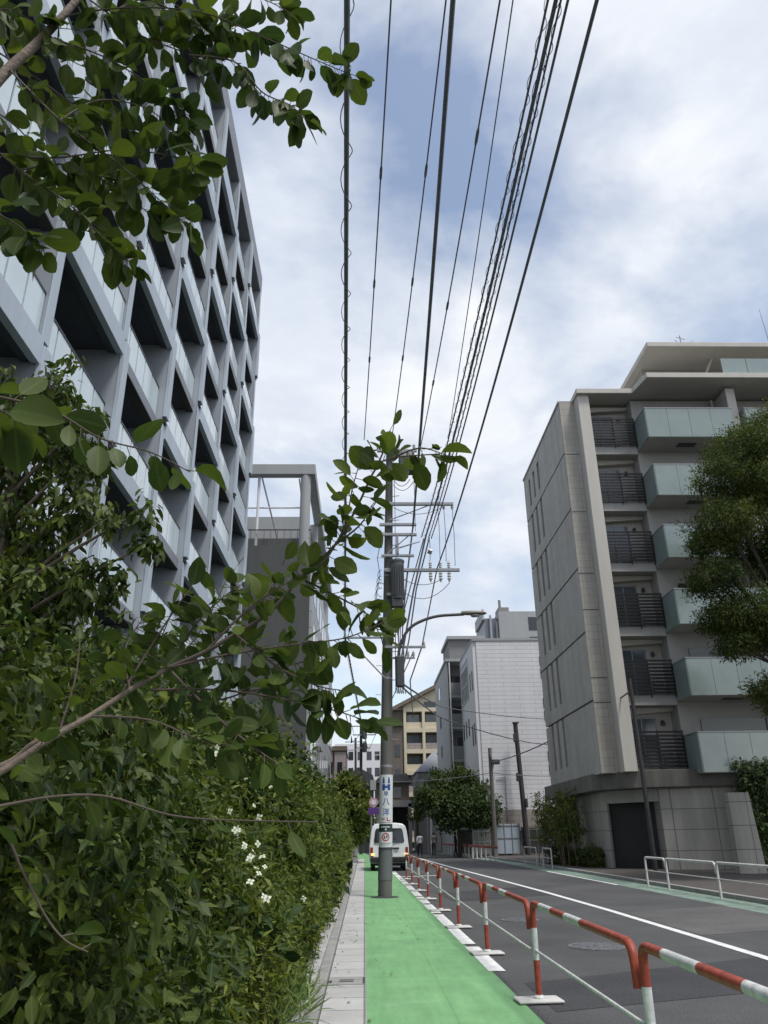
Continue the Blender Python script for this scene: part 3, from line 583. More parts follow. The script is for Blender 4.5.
# plinth: band, street wall, shutter recess, front tile wall
b = MB(); b.prism([(10.2, 46), (10.2, 36.2), (11.3, 34.5), (12.2, 34.0), (15.9, 33.2), (26, 32.8), (26, 36.3), (11.0, 36.3), (11.0, 46)], 3.25, 3.95); b.build('plinth_band', 'band', t, bevel=0.02)
b = MB(); b.prism([(10.75, 46), (10.75, 37.3), (10.9, 36.75), (11.02, 36.85), (11.02, 46)], 0.1, 3.24); b.build('street_wall', 'base_tile', t)
b = MB(); b.prism([(12.45, 34.35), (15.2, 33.55), (16.5, 33.3), (16.5, 36.3), (12.75, 36.3)], 0.1, 3.24); b.build('front_base_wall', 'base_tile', t)
b = MB(); b.prism([(10.9, 36.74), (12.44, 34.40), (12.60, 35.0), (11.04, 36.84)], 2.72, 3.235); b.build('lintel', 'plaster_grey', t)
b = MB()
for q in range(26): b.prism([(11.05, 36.95), (12.74, 35.6), (12.74, 35.64), (11.05, 36.99)], 0.12 + q * 0.1, 0.205 + q * 0.1)
b.prism([(11.04, 37.0), (12.76, 35.66), (12.76, 35.75), (11.04, 37.1)], 0.1, 3.2); b.build('shutter', 'shutter', t)
b = MB(); b.box(12.0, 12.45, 34.86, 34.88, 2.78, 2.95); b.build('name_plate', 'fencegrey', t) if False else None

t = thing('wing_wall', (13.8, 30, 0.1), 'leaning tapered concrete slab standing before the tiled base wall', 'wall')
b = MB(); b.profile_y([(13.32, 0.1), (14.3, 0.1), (14.14, 2.82), (13.36, 2.82)], 29.8, 30.15)
b.build('slab', 'base_tile', t, bevel=0.015)

# ================================================================== buildings further up the street
t = thing('white_tiled_building', (11, 61, 0), 'white building with long horizontal wall tiles, right of the street', 'building')
b = MB(); b.box(9.0, 15.0, 61.0, 70, 3.2, 15.9); b.build('wall', 'whitetile', t)
b = MB(); b.box(9.02, 15.0, 60.98, 70, 0, 3.19); b.build('stone_base', 'beigetile', t)
b = MB(); b.box(8.72, 8.998, 61.1, 70, 3.0, 15.9); b.build('street_wall', 'whitewall', t)
b = MB(); b.box(8.68, 15.05, 60.94, 70.05, 15.9, 16.1); b.build('coping', 'lightgrey', t)
for (y, z, w, h) in [(62, 12.2, .5, 1.5), (63.2, 12.2, .5, 1.5), (62, 8.0, .5, 1.6), (63.2, 8.0, .5, 1.6), (62.0, 3.9, .5, 1.5), (63.2, 3.9, .5, 1.5), (65.3, 9.0, .5, 1.4), (67, 9.0, .5, 1.4), (68.6, 9.0, .5, 1.4)]:
    m = MB(); m.box(8.70, 8.73, y, y + w, z, z + h); m.build('window', 'darkglass', t)
m = MB(); m.box(8.70, 8.73, 64.6, 69.0, 11.9, 14.6); w = m.build('window', 'midglass', t)
m = MB()
for q in range(6): m.box(8.66, 8.695, 64.6 + q * 0.86, 64.68 + q * 0.86, 11.9, 15.2)
for z in (11.9, 13.2, 14.6, 15.15): m.box(8.655, 8.694, 64.6, 69.0, z, z + 0.09)
m.build('frame', 'whitewall', w)
for z in (12.9, 9.6, 5.6, 2.6):
    for d in (0, 0.75):
        m = MB(); m.box(14.02, 14.5, 60.96, 61.01, z + d * 1.3, z + d * 1.3 + 0.75); m.build('window', 'darkglass', t)
m = MB(); m.tube([(10.6, 60.9, 5.5), (10.6, 60.9, 2.0)], 0.035, 6); m.tube([(10.0, 60.9, 5.5), (10.6, 60.9, 5.5)], 0.03, 6); m.box(10.2, 10.9, 60.8, 60.97, 1.7, 2.1); m.lathe((11.6, 60.85, 1.55), [(0.05, 0), (0.18, 0.1), (0.18, 0.25), (0.05, 0.3)], 10); m.build('meter_pipe', 'steel', t)

t = thing('grey_flats', (8, 71, 0), 'narrow grey flats with a stack of open balconies, left of the white building', 'apartment building')
b = MB(); b.box(7.5, 7.62, 70, 82, 0, 16.1); b.build('wall', 'lightgrey', t)
b = MB(); b.box(7.621, 9.6, 71.8, 82, 0, 16.1); b.build('back_wall', 'mid_grey', t)
for k in range(6):
    z = 2.1 + 2.75 * k
    if z > 15: continue
    m = MB(); m.box(7.63, 9.5, 70, 71.79, z - 0.2, z, 0); m.box(7.63, 9.5, 69.95, 70.05, z, z + 1.1, 1); o = m.build('balcony', ['lightgrey', 'mid_grey'], t)
    m = MB(); m.box(7.9, 8.9, 71.74, 71.81, z + 0.05, z + 2.0); m.build('window', 'darkglass', o)
    m = MB(); m.box(7.47, 7.51, 76.5, 77.6, z + 0.7, z + 1.8); m.build('window', 'darkglass', t)
b = MB(); b.box(7.4, 9.6, 69.8, 82, 16.1, 16.35); b.build('roof_slab', 'lightgrey', t)
b = MB(); b.box(8.3, 11.5, 74, 80, 16.36, 19.1, 0); b.box(8.1, 11.8, 73.7, 80.2, 19.1, 19.4, 1); b.build('stair_tower', ['mid_grey', 'lightgrey'], t)
b = MB(); b.tube([(7.75, 69.85, 0), (7.75, 69.85, 16)], 0.06, 6); b.build('downpipe', 'whitewall', t)
b = MB(); b.profile_y([(7.7, 5.2), (9.6, 6.9), (9.6, 7.2), (7.6, 5.5)], 68.2, 70.0); b.build('canopy', 'mid_grey', t)

t = thing('cream_apartment_block', (8, 112, 0), 'cream apartment block with rows of recessed balconies and a sloping brown roof', 'apartment building')
b = MB(); b.box(5.6, 14, 113.2, 124, 0, 18.4); b.build('back_wall', 'brownwall', t)
b = MB(); b.box(3.6, 5.59, 112.4, 124, 0, 18.0); b.build('side_wall', 'brownwall', t)
cr = MB()
for x in (5.6, 8.25, 10.9, 13.6): cr.box(x, x + 0.38, 112, 113.19, 0, 18.0)
for k in range(7): cr.box(5.6, 14, 112.02, 113.18, 0.7 + 2.85 * k, 1.25 + 2.85 * k)
cr.build('frame', 'cream', t)
for k in range(6):
    for x in (5.99, 8.64, 11.29):
        z = 1.25 + 2.85 * k
        m = MB(); m.box(x, x + 2.25, 112.3, 112.36, z, z + 0.85); o = m.build('balcony', 'cream' if k % 2 else 'beigetile', t)
        m = MB(); m.box(x + 0.2, x + 1.9, 113.15, 113.21, z + 0.1, z + 2.0); m.build('window', 'midglass', o)
b = MB(); b.profile_y([(5.6, 18.02), (14, 18.02), (14, 21.4), (11.2, 21.4), (5.6, 18.6)], 112.3, 123); b.build('gable_wall', 'cream', t)
b = MB(); b.profile_y([(3.0, 17.4), (5.4, 18.55), (11.2, 21.45), (14.4, 21.45), (14.4, 21.95), (11.1, 21.95), (3.0, 17.9)], 111.5, 124); b.build('roof', 'rooftile', t)
m = MB(); m.box(8.6, 10.6, 112.2, 112.28, 18.2, 19.2); m.build('window', 'darkglass', t)
m = MB(); m.box(11.2, 13.3, 112.2, 112.28, 18.4, 20.4); m.build('window', 'darkglass', t)
b = MB(); b.prism([(3.4, 112), (5.58, 112), (5.58, 124), (3.4, 124)], 18.0, 18.5); b.build('side_roof', 'rooftile', t)

t = thing('distant_tower', (22, 112, 0), 'distant grey tower with rooftop plant showing above the white tiled building', 'building')
b = MB(); b.box(20.2, 26.5, 112, 122, 0, 32.4); b.build('wall', 'lightgrey', t)
b = MB(); b.box(18.2, 20.15, 113, 122, 0, 31.6); b.build('side_wall', 'slate', t)
b = MB(); b.box(18.9, 19.2, 112.6, 112.95, 24, 32.0); b.box(17.9, 18.15, 113, 121, 31.4, 33); b.box(19.8, 20.1, 112.6, 112.95, 24, 31); b.build('fins', 'lightgrey', t)
for z in (26.5, 29.5): m = MB(); m.box(24.6, 26.0, 111.95, 112.02, z, z + 2.0); m.build('window', 'darkglass', t)
b = MB(); b.box(20.6, 22.2, 114, 117, 32.4, 33.6); b.tube([(21, 115, 33.6), (21, 115, 35)], 0.2, 8); b.build('rooftop_plant', 'mid_grey', t)

t = thing('slate_house', (6.4, 86, 0), 'small grey house with a pointed slate roof behind the street trees', 'house')
b = MB(); b.box(5.5, 8.4, 84, 92, 0, 7.6); b.build('wall', 'mid_grey', t)
b = MB(); b.add([(5.3, 83.8, 7.6), (8.6, 83.8, 7.6), (8.6, 92.2, 7.6), (5.3, 92.2, 7.6), (7.5, 85.5, 9.9), (7.5, 90.5, 9.9)], [(0, 1, 4), (1, 2, 5, 4), (2, 3, 5), (3, 0, 4, 5), (3, 2, 1, 0)]); b.build('roof', 'slate', t)
for x in (5.7, 6.6, 7.5): m = MB(); m.box(x, x + 0.55, 83.96, 84.02, 4.2, 6.9); m.build('window', 'darkglass', t)
t = thing('dark_garage', (3, 80, 0), 'low dark garage building with an open front directly behind the white van', 'garage')
b = MB(); b.box(1.2, 1.6, 80, 88, 0, 4.4); b.box(4.3, 4.6, 80, 88, 0, 4.4); b.box(1.2, 4.6, 80, 88, 4.1, 4.7); b.box(1.61, 4.29, 87, 88, 0, 4.09); b.build('wall', 'mid_grey', t)
b = MB(); b.box(1.2, 4.5, 82, 90, 4.72, 6.4); b.build('upper_wall', 'brownwall', t)
b = MB(); b.profile_y([(1.0, 6.4), (4.7, 6.4), (4.3, 7.3), (1.4, 6.9)], 81.5, 90.2); b.build('roof', 'roofdark', t)
for x, z in ((1.6, 5.0), (2.9, 5.0)): m = MB(); m.box(x, x + 0.8, 81.95, 82.03, z, z + 1.0); m.build('window', 'darkglass', t)
t = thing('brown_narrow_building', (3.6, 98, 0), 'narrow brown building squeezed between the pole and the cream block', 'building')
b = MB(); b.box(2.6, 4.7, 98, 108, 0, 14.0); b.build('wall', 'brownwall', t)
for k in range(4):
    for x in (2.8, 3.8): m = MB(); m.box(x, x + 0.6, 97.95, 98.03, 2 + 2.8 * k, 3.4 + 2.8 * k); m.build('window', 'darkglass', t)
b = MB(); b.box(2.4, 4.8, 97.7, 108.2, 14.0, 14.4); b.build('roof', 'roofdark', t)
t = thing('low_dark_house', (-1.2, 84, 0), 'dark roofed house at the end of the street, left of the pole', 'house')
b = MB(); b.box(-2.2, 0.9, 84, 92, 0, 6.2); b.build('wall', 'fencegrey', t)
b = MB(); b.profile_y([(-2.5, 6.2), (1.2, 6.2), (0.9, 7.3), (-0.6, 8.1), (-2.2, 7.0)], 83.6, 92.3); b.build('roof', 'roofdark', t)
m = MB(); m.box(-0.3, 0.6, 83.95, 84.02, 3.2, 4.6); m.build('window', 'midglass', t)
t = thing('pinkish_block', (-5, 100, 0), 'pinkish grey low block far down the street beyond the round tree', 'building')
b = MB(); b.box(-6.3, -2.3, 100, 112, 0, 11.4); b.build('wall', 'pinkwall', t)
for k in range(3):
    for x in (-5.6, -4.4, -3.3): m = MB(); m.box(x, x + 0.6, 99.95, 100.03, 3 + 2.8 * k, 4.4 + 2.8 * k); m.build('window', 'darkglass', t)
b = MB(); b.box(-6.4, -2.2, 99.8, 112, 11.4, 11.8); b.build('roof', 'mid_grey', t)
t = thing('far_white_block', (-4, 150, 0), 'far white block showing between the distant poles', 'building')
b = MB(); b.box(-5.5, 3.5, 150, 165, 0, 17.5); b.build('wall', 'whitewall', t)
for k in range(5):
    for x in (-4.6, -2.9, -1.2, 0.5, 2.0): m = MB(); m.box(x, x + 0.9, 149.95, 150.03, 3 + 2.9 * k, 4.5 + 2.9 * k); m.build('window', 'darkglass', t)
t = thing('far_cream_tower', (-10, 150, 0), 'thin far cream tower beside the side of the dark grey block', 'building')
b = MB(); b.box(-11.5, -6.6, 150, 165, 0, 25); b.build('wall', 'cream', t)
for k in range(7): m = MB(); m.box(-8.2, -7.2, 149.95, 150.03, 3 + 3 * k, 4.6 + 3 * k); m.build('window', 'midglass', t)
t = thing('rust_canopy', (-3.1, 74, 0), 'small rust coloured canopy jutting from a post by the dark grey block', 'canopy')
b = MB(); b.box(-3.0, -1.6, 75.8, 77.4, 9.0, 9.4); b.build('roof', 'rooftile', t)
b = MB(); b.tube([(-2.9, 76.5, 0), (-2.9, 76.5, 9.0)], 0.1, 8); b.build('post', 'brownwall', t)

# ================================================================== red and white guard rail beside the green lane
def bent(pts, rad, n=5):
    "round the corners of a polyline"
    pts = [Vector(p) for p in pts]; out = [pts[0]]
    for a, p, c in zip(pts, pts[1:], pts[2:]):
        d0 = (a - p); d1 = (c - p); r = min(rad, d0.length * .49, d1.length * .49); s = p + d0.normalized() * r; e = p + d1.normalized() * r
        for k in range(n + 1):
            t = k / n; out.append(s * (1 - t) ** 2 + p * 2 * t * (1 - t) + e * t * t)
    out.append(pts[-1]); return out
def striped(mb, pts, r, bands, n=12):
    "tube whose colour changes at the arc lengths given; bands = [(length, material index)]"
    pts = [Vector(p) for p in pts]; L = [0]
    for a, c in zip(pts, pts[1:]): L.append(L[-1] + (c - a).length)
    def pos(s):
        for i in range(len(L) - 1):
            if s <= L[i + 1] + 1e-9: t = (s - L[i]) / max(1e-9, L[i + 1] - L[i]); return pts[i].lerp(pts[i + 1], t)
        return pts[-1]
    s = 0
    for ln, m in bands:
        e = min(s + ln, L[-1])
        if e - s < 1e-3: break
        inner = [x for x in L if s + 1e-4 < x < e - 1e-4]
        mb.tube([pos(x) for x in [s] + inner + [e]], r, n, m, cap=(s == 0 or e >= L[-1])); s = e
def rail_panel(name, length, mats, label, cat, group, stripes=True, r=0.030, h=0.86):
    t = thing(name, (0, 0, 0), label, cat, group)
    post = bent([(0, 0, 0), (0, 0, h), (0, -0.22, h)], 0.13)
    b = MB(); striped(b, post, r, [(0.36, 0), (0.28, 1), (2, 0)] if stripes else [(5, 0)]); b.build('post', mats, t, smooth=True)
    rail = bent([(0, -0.22, h), (0, -length + 0.085, h), (0, -length + 0.065, h - 0.24)], 0.12)
    b = MB(); striped(b, rail, r, [(0.18, 0)] + [(0.52, (k + 1) % 2) for k in range(int((length - 0.7) / 0.52))] + [(3, 0)] if stripes else [(9, 0)]); b.build('top_rail', mats, t, smooth=True)
    b = MB(); b.cyl((0, -0.02, 0.44), (0, -length + 0.02, 0.44), 0.0135, n=8); b.build('middle_rail', [mats[1]], t, smooth=True)
    return t
ordn = ['nearest the camera, leaving the photo bottom right', 'second from the camera along the lane', 'third from the camera', 'fourth from the camera', 'fifth from the camera', 'sixth from the camera', 'seventh from the camera', 'eighth from the camera', 'last before the white van']
rp = rail_panel('guard_rail', 3.27, ['red', 'white_paint'], '', 'guard rail', 'red and white guard rail panels along the green lane')
b = MB(); b.prism([(-0.22, -0.15), (0.22, -0.13), (0.20, 0.15), (-0.24, 0.13)], 0.0095, 0.036); b.build('base_plate', 'bollard_base', rp, bevel=0.015)
b = MB(); b.lathe((0, 0, 0.036), [(0.055, 0), (0.055, 0.012), (0.034, 0.03)], 12); b.build('collar', 'white_paint', rp)
for k in range(9):
    o = rp if k == 0 else copy_tree(rp)
    y = 5.38 + 3.27 * k; o.location = (1.705 - 0.0055 * (y - 6), y, 0); o.rotation_euler = (0, 0, -0.004)
    o['label'] = 'red and white striped guard rail panel, ' + ordn[k]
# white pipe rails on the right
wp = rail_panel('pipe_rail', 3.45, ['pipe_white', 'pipe_white'], '', 'guard rail', 'white pipe rails along the right kerb', stripes=False, r=0.032, h=0.80)
lab = ['white pipe guard rail before the wing wall, starting right after the short one', 'white pipe guard rail running out of the right edge of the photo', 'short white pipe guard rail before the shutter']
for k, y in enumerate((24.0, 20.55)):
    o = wp if k == 0 else copy_tree(wp); o.location = (8.62, y, 0.0); o['label'] = lab[k]
o = rail_panel('pipe_rail', 1.75, ['pipe_white', 'pipe_white'], lab[2], 'guard rail', 'white pipe rails along the right kerb', False, 0.032, 0.80); o.location = (8.62, 25.75, 0)
def u_rail(y, ln, label):
    t = thing('pipe_rail', (8.7, y, 0), label, 'guard rail', 'white pipe rails along the right kerb')
    b = MB(); b.tube(bent([(8.7, y, 0), (8.7, y, 0.86), (8.7, y + ln, 0.86), (8.7, y + ln, 0)], 0.14), 0.032, 8); b.build('frame', 'pipe_white', t, smooth=True)
    b = MB(); b.cyl((8.7, y + 0.03, 0.45), (8.7, y + ln - 0.03, 0.45), 0.018, n=6); b.build('middle_rail', 'pipe_white', t, smooth=True)
u_rail(39.0, 1.9, 'small white hoop rail beside the bamboo planting, the nearer of two hoops')
u_rail(42.4, 3.2, 'longer white hoop rail with a middle bar, beyond the small hoop by the bamboo planting')
# far red topped rails
fr = thing('far_guard_rail', (0, 0, 0), '', 'guard rail', 'red topped rails on the far right kerb')
b = MB(); b.box(-0.05, 0.05, 0, 4.1, 0.72, 0.86); b.build('top_rail', 'red', fr, bevel=0.02)
for yy in (0.5, 2.05, 3.6): b = MB(); b.cyl((0, yy, 0), (0, yy, 0.72), 0.06, n=8); b.build('post', 'pipe_white', fr, smooth=True)
fl = ['nearest to the grey street pole', 'second from the grey street pole', 'third from the grey street pole', 'fourth from the grey street pole', 'farthest from the grey street pole, beside the walkers']
for k in range(5):
    o = fr if k == 0 else copy_tree(fr); f = k * 4.6; o.location = (7.92 - 0.05 * f, 50 + f, 0); o.rotation_euler = (0, 0, 0.05); o['label'] = 'red topped rail with white posts, ' + fl[k]

# ================================================================== main utility pole
PX = lambda z: 0.545 + 0.0237 * z
PY = 22.7
t = thing('utility_pole', (0.545, PY, 0), 'tall concrete utility pole standing on the green lane, carrying crossarms and cables', 'utility pole')
b = MB(); b.tube([(PX(z), PY, z) for z in (0, 3.2, 7, 10.5, 13.75)], [0.186, 0.172, 0.15, 0.127, 0.103], 20); b.build('shaft', 'pole', t, smooth=True)
b = MB(); b.tube([(PX(z), PY, z) for z in (0.42, 1.19)], [0.192, 0.188], 20); b.build('wrap', 'wrap', t, smooth=True)
b = MB(); b.lathe((0.545, PY, 0.0), [(0.38, 0.006), (0.36, 0.02), (0.21, 0.035)], 20); b.build('footing', 'asphalt_dark', t)
for z, x0, x1, dy, r in [(13.15, 0.45, 1.75, -0.2, 0.045), (11.25, 0.60, 2.86, -0.19, 0.05), (10.54, 0.50, 1.66, -0.2, 0.045), (10.2, 0.52, 1.66, -0.2, 0.045), (9.5, 0.55, 1.56, -0.2, 0.04), (9.02, 0.62, 2.95, -0.22, 0.05), (6.93, -0.62, 0.70, -0.2, 0.03), (6.64, 0.62, 1.82, -0.2, 0.035), (6.32, 0.7, 1.5, -0.2, 0.03)]:
    b = MB(); b.box(x0, x1, PY + dy - r, PY + dy + r, z - r, z + r); b.build('crossarm', 'steel', t, bevel=0.008)
b = MB(); b.tube([(-0.5, PY - 0.2, 6.93), (0.60, PY - 0.18, 5.75)], 0.022, 8); b.tube([(1.45, PY - 0.2, 10.2), (0.72, PY - 0.2, 9.55)], 0.018, 8); b.tube([(2.2, PY - 0.19, 11.25), (0.82, PY - 0.19, 10.7)], 0.02, 8); b.build('brace', 'steel', t)
b = MB()
for z in (13.15, 11.25, 10.54, 10.2, 9.5, 9.02, 8.9, 7.8, 6.93, 6.64, 6.32, 5.75, 3.3): b.lathe((PX(z), PY, z - 0.04), [(0.186 - 0.006 * z, 0), (0.194 - 0.006 * z, 0.01), (0.194 - 0.006 * z, 0.07), (0.186 - 0.006 * z, 0.08)], 16)
b.build('bands', 'steel', t)
b = MB()
for k in range(24):
    z = 3.6 + 0.42 * k; s = 1 if k % 2 else -1; b.cyl((PX(z) + s * 0.12, PY - 0.05, z), (PX(z) + s * 0.33, PY - 0.1, z), 0.011, n=6)
b.build('step_bolts', 'steel', t)
def insulator(x, y, z, h=0.26, r=0.055, down=False):
    b = MB(); s = -1 if down else 1; prof = [(0.02, 0)]
    for k in range(3): prof += [(r, h * (0.15 + 0.27 * k)), (r * 0.5, h * (0.28 + 0.27 * k))]
    prof.append((0.025, h)); b.lathe((x, y, z), [(a, s * c) for a, c in prof], 10); b.build('insulator', 'porcelain', t, smooth=True)
for x in (2.05, 2.36, 2.62): insulator(x, PY - 0.22, 9.08, 0.24); insulator(x, PY - 0.22, 8.96, 0.32, 0.065, True)
for x in (2.55, 2.82): insulator(x, PY - 0.19, 11.2, 0.14, 0.05, True)
for x in (0.48, 1.05, 1.66): insulator(x, PY - 0.2, 13.2, 0.2)
for x in (1.3, 1.46): insulator(x, PY - 0.2, 6.36, 0.16, 0.05); 
insulator(1.78, PY - 0.2, 6.68, 0.12, 0.04)
b = MB(); b.tube([(1.05, PY - 0.24, 10.15), (1.05, PY - 0.24, 9.55)], [0.03, 0.045], 8); b.tube([(1.1, PY - 0.24, 9.75), (1.75, PY - 0.24, 9.95)], [0.03, 0.015], 8); b.tube([(2.0, PY - 0.24, 9.65), (2.12, PY - 0.24, 9.6)], 0.09, 8); b.build('strain_clamp', 'steel', t)
# drop leads between the arms, loops on the left side
b = MB()
for x, z0, z1 in ((2.36, 11.2, 9.3), (2.55, 11.1, 9.3), (2.82, 11.05, 9.15), (2.05, 10.2, 9.3), (0.98, 12.8, 9.3), (1.62, 12.2, 10.3)): b.tube([(x, PY - 0.22, z0), (x + 0.015, PY - 0.24, (z0 + z1) / 2), (x, PY - 0.22, z1)], 0.010, 5)
for k, (x0, z0, x1, z1, sg) in enumerate([(0.95, 8.9, 2.36, 8.7, 0.25), (1.0, 8.5, 2.62, 8.6, 0.45), (0.95, 11.1, 2.55, 11.15, 0.25), (0.9, 12.2, 1.5, 12.1, 0.3), (0.95, 11.9, 1.6, 12.0, 0.25)]):
    b.tube([(x0 + (x1 - x0) * s, PY - 0.25, z0 + (z1 - z0) * s - sg * 4 * s * (1 - s)) for s in [i / 8 for i in range(9)]], 0.011, 5)
for k in range(4):
    cz, rr = 8.2 + 0.22 * k, 0.28 - 0.04 * k
    b.tube([(0.55 - rr * 0.75 * math.sin(a), PY - 0.16 - 0.03 * k, cz + rr * math.cos(a)) for a in [i * math.pi / 8 for i in range(9)]], 0.011, 5)
b.tube([(0.56, PY - 0.2, 10.1), (0.42, PY - 0.22, 9.4), (0.5, PY - 0.2, 8.9), (0.38, PY - 0.2, 8.2), (0.5, PY - 0.2, 7.6)], 0.012, 5)
for k, x in enumerate((0.92, 1.0, 1.06, 1.12)):
    b.tube([(x + 0.10, PY - 0.27, 7.9), (x + 0.02, PY - 0.26, 7.0), (x + 0.06 * (k % 2), PY - 0.25, 6.3), (x, PY - 0.24, 5.3)], 0.022 if k % 2 else 0.014, 6)
b.build('leads', 'cable', t, smooth=True)
# transformer, cutout switch, cable box hang on the pole
t = thing('transformer', (1.04, PY - 0.3, 7.75), 'dark grey pole mounted transformer tank hanging on the utility pole', 'transformer')
b = MB(); b.lathe((1.03, PY - 0.35, 8.05), [(0.19, 0), (0.20, 0.03), (0.20, 1.16), (0.215, 1.17), (0.215, 1.23), (0.12, 1.28)], 20); b.build('tank', 'transformer', t, smooth=True)
b = MB()
for a in range(-3, 4): th = -math.pi / 2 + a * 0.33; b.box(1.03 + 0.2 * math.cos(th) - 0.008, 1.03 + 0.2 * math.cos(th) + 0.008, PY - 0.35 + 0.225 * math.sin(th) - 0.02, PY - 0.35 + 0.2 * math.sin(th), 8.15, 9.1)
b.build('cooling_fins', 'transformer', t)
for x in (1.21, 1.24): 
    for z in (8.35, 8.65, 8.95): b = MB(); b.cyl((x - 0.02, PY - 0.36, z), (x + 0.07, PY - 0.38, z + 0.03), 0.02, n=8); b.build('bushing', 'porcelain', t) if x < 1.22 else None
b = MB(); b.box(0.84, 1.18, PY - 0.5, PY - 0.25, 7.8, 8.04); b.box(1.12, 1.22, PY - 0.45, PY - 0.3, 7.45, 7.9); b.build('lower_box', 'darkmetal', t, bevel=0.02)
b = MB(); b.box(0.70, 1.0, PY - 0.3, PY - 0.12, 8.2, 8.28); b.box(0.70, 1.0, PY - 0.3, PY - 0.12, 8.95, 9.03); b.build('bracket', 'steel', t)
t = thing('line_switch', (1.45, PY - 0.3, 12.2), 'dark box shaped line switch with bushings near the top of the utility pole', 'line switch')
b = MB(); b.box(1.14, 1.72, PY - 0.5, PY - 0.12, 12.28, 12.85); b.build('case', 'darkmetal', t, bevel=0.04)
for k in range(3):
    b = MB(); b.tube([(1.24 + 0.19 * k, PY - 0.45, 12.28), (1.20 + 0.19 * k, PY - 0.5, 12.02)], [0.045, 0.03], 8); b.tube([(1.24 + 0.19 * k, PY - 0.3, 12.86), (1.24 + 0.19 * k, PY - 0.3, 13.06)], [0.05, 0.03], 8); b.build('bushing', 'darkmetal', t, smooth=True)
b = MB(); b.box(1.2, 1.66, PY - 0.32, PY - 0.2, 12.855, 13.1); b.build('hanger', 'steel', t)
t = thing('cable_box', (1.06, PY - 0.3, 5.4), 'dark upright cable junction box strapped to the utility pole under the street lamp arm', 'junction box')
b = MB(); b.box(0.93, 1.17, PY - 0.42, PY - 0.2, 5.45, 6.35); b.build('case', 'darkmetal', t, bevel=0.04)
b = MB()
for k in range(5): b.tube([(0.95 + 0.05 * k, PY - 0.35, 5.46), (0.96 + 0.06 * k, PY - 0.36, 5.25)], 0.015, 6)
b.build('cable_ends', 'cable', t)
t = thing('street_lamp', (1.05, PY - 0.3, 5.8), 'street lamp with a curved arm and flat brown head reaching out from the utility pole', 'street lamp')
arm = bent([(0.99, PY - 0.24, 5.6), (1.02, PY - 0.26, 6.6), (1.32, PY - 0.28, 7.22), (2.05, PY - 0.3, 7.55), (3.0, PY - 0.3, 7.6)], 0.6, 6)
b = MB(); b.tube(arm, 0.045, 10); b.build('arm', 'darkmetal', t, smooth=True)
b = MB(); prof = [(2.92, 0.06, 0.07), (3.0, 0.10, 0.08), (3.2, 0.14, 0.085), (3.45, 0.155, 0.075), (3.62, 0.12, 0.05), (3.68, 0.04, 0.02)]
vs = []; n = 12
for x, wy, hz in prof: vs += [(x, PY - 0.3 + wy * math.cos(2 * math.pi * j / n), 7.62 + hz * math.sin(2 * math.pi * j / n) * (1 if math.sin(2 * math.pi * j / n) > 0 else 0.55)) for j in range(n)]
fs = [(i * n + j, (i + 1) * n + j, (i + 1) * n + (j + 1) % n, i * n + (j + 1) % n) for i in range(len(prof) - 1) for j in range(n)] + [tuple(range(n)), tuple(range(5 * n, 6 * n))[::-1]]
b.add(vs, fs); hd = b.build('lamp_head', 'lamphead', t, smooth=True)
b = MB(); b.lathe((3.33, PY - 0.3, 7.55), [(0.02, -0.03), (0.12, -0.02), (0.135, 0.02)], 14); b.build('lens', 'lamplens', hd, smooth=True)
# sign plates wrapped round the pole
def wrapped(vs, zc, r):
    "flat lettering (x, y) laid on the pole's surface, facing down the street"
    return [(PX(zc + y) + r * math.sin(x / r), PY - r * math.cos(x / r), zc + y) for x, y, *_ in vs]
def plate(mb, z0, z1, half, r, m=0):
    n = 16; vs = []
    for rr in (r, r - 0.006):
        for z in (z0, z1): vs += [(PX(z) + rr * math.sin(a), PY - rr * math.cos(a), z) for a in [(-half + 2 * half * j / n) / r for j in range(n + 1)]]
    k = n + 1; fs = []
    for j in range(n): fs += [(j, j + 1, k + j + 1, k + j), (2 * k + j, 3 * k + j, 3 * k + j + 1, 2 * k + j + 1), (k + j, k + j + 1, 3 * k + j + 1, 3 * k + j), (j, 2 * k + j, 2 * k + j + 1, j + 1)]
    fs += [(0, k, 3 * k, 2 * k), (n, 2 * k + n, 3 * k + n, k + n)]
    mb.add(vs, fs, m)
def letters(name, body, size, x, z, r, m, parent):
    vs, fs = text_mesh(body, size, size * 0.012); b = MB(); b.add(wrapped([(p[0] + x, p[1], 0) for p in vs], z, r), fs); return b.build(name, m, parent)
def bar(mb, x0, x1, z0, z1, r, m=0):
    n = max(1, int((x1 - x0) / 0.03)); zc = z0
    vs = wrapped([(x0 + (x1 - x0) * j / n, z - zc, 0) for z in (z0, z1) for j in range(n + 1)], zc, r)
    mb.add(vs, [(j, j + 1, n + 2 + j, n + 1 + j) for j in range(n)], m)
RS = 0.198
t = thing('advert_plate', (0.6, PY - 0.23, 1.8), 'tall white advertising plate with blue lettering wrapped round the utility pole', 'sign')
b = MB(); plate(b, 1.80, 3.07, 0.235, RS); b.build('plate', 'plate_white', t)
b = MB()
for s in (-1, 1):
    bar(b, s * 0.075 - 0.04, s * 0.075 + 0.04, 2.66, 2.82, RS + 0.002); bar(b, s * 0.075 - 0.03, s * 0.075 + 0.03, 2.84, 2.95, RS + 0.002); bar(b, s * 0.075 - 0.02, s * 0.075 + 0.02, 2.955, 3.0, RS + 0.002)
bar(b, -0.034, 0.034, 2.72, 2.78, RS + 0.0025); b.build('emblem', 'blue', t)
letters('lettering', '早', 0.14, 0, 2.56, RS + 0.002, 'blue', t)
letters('lettering', '八', 0.21, 0, 2.36, RS + 0.002, 'blue', t)
letters('lettering', '洋', 0.20, 0, 2.09, RS + 0.002, 'blue', t)
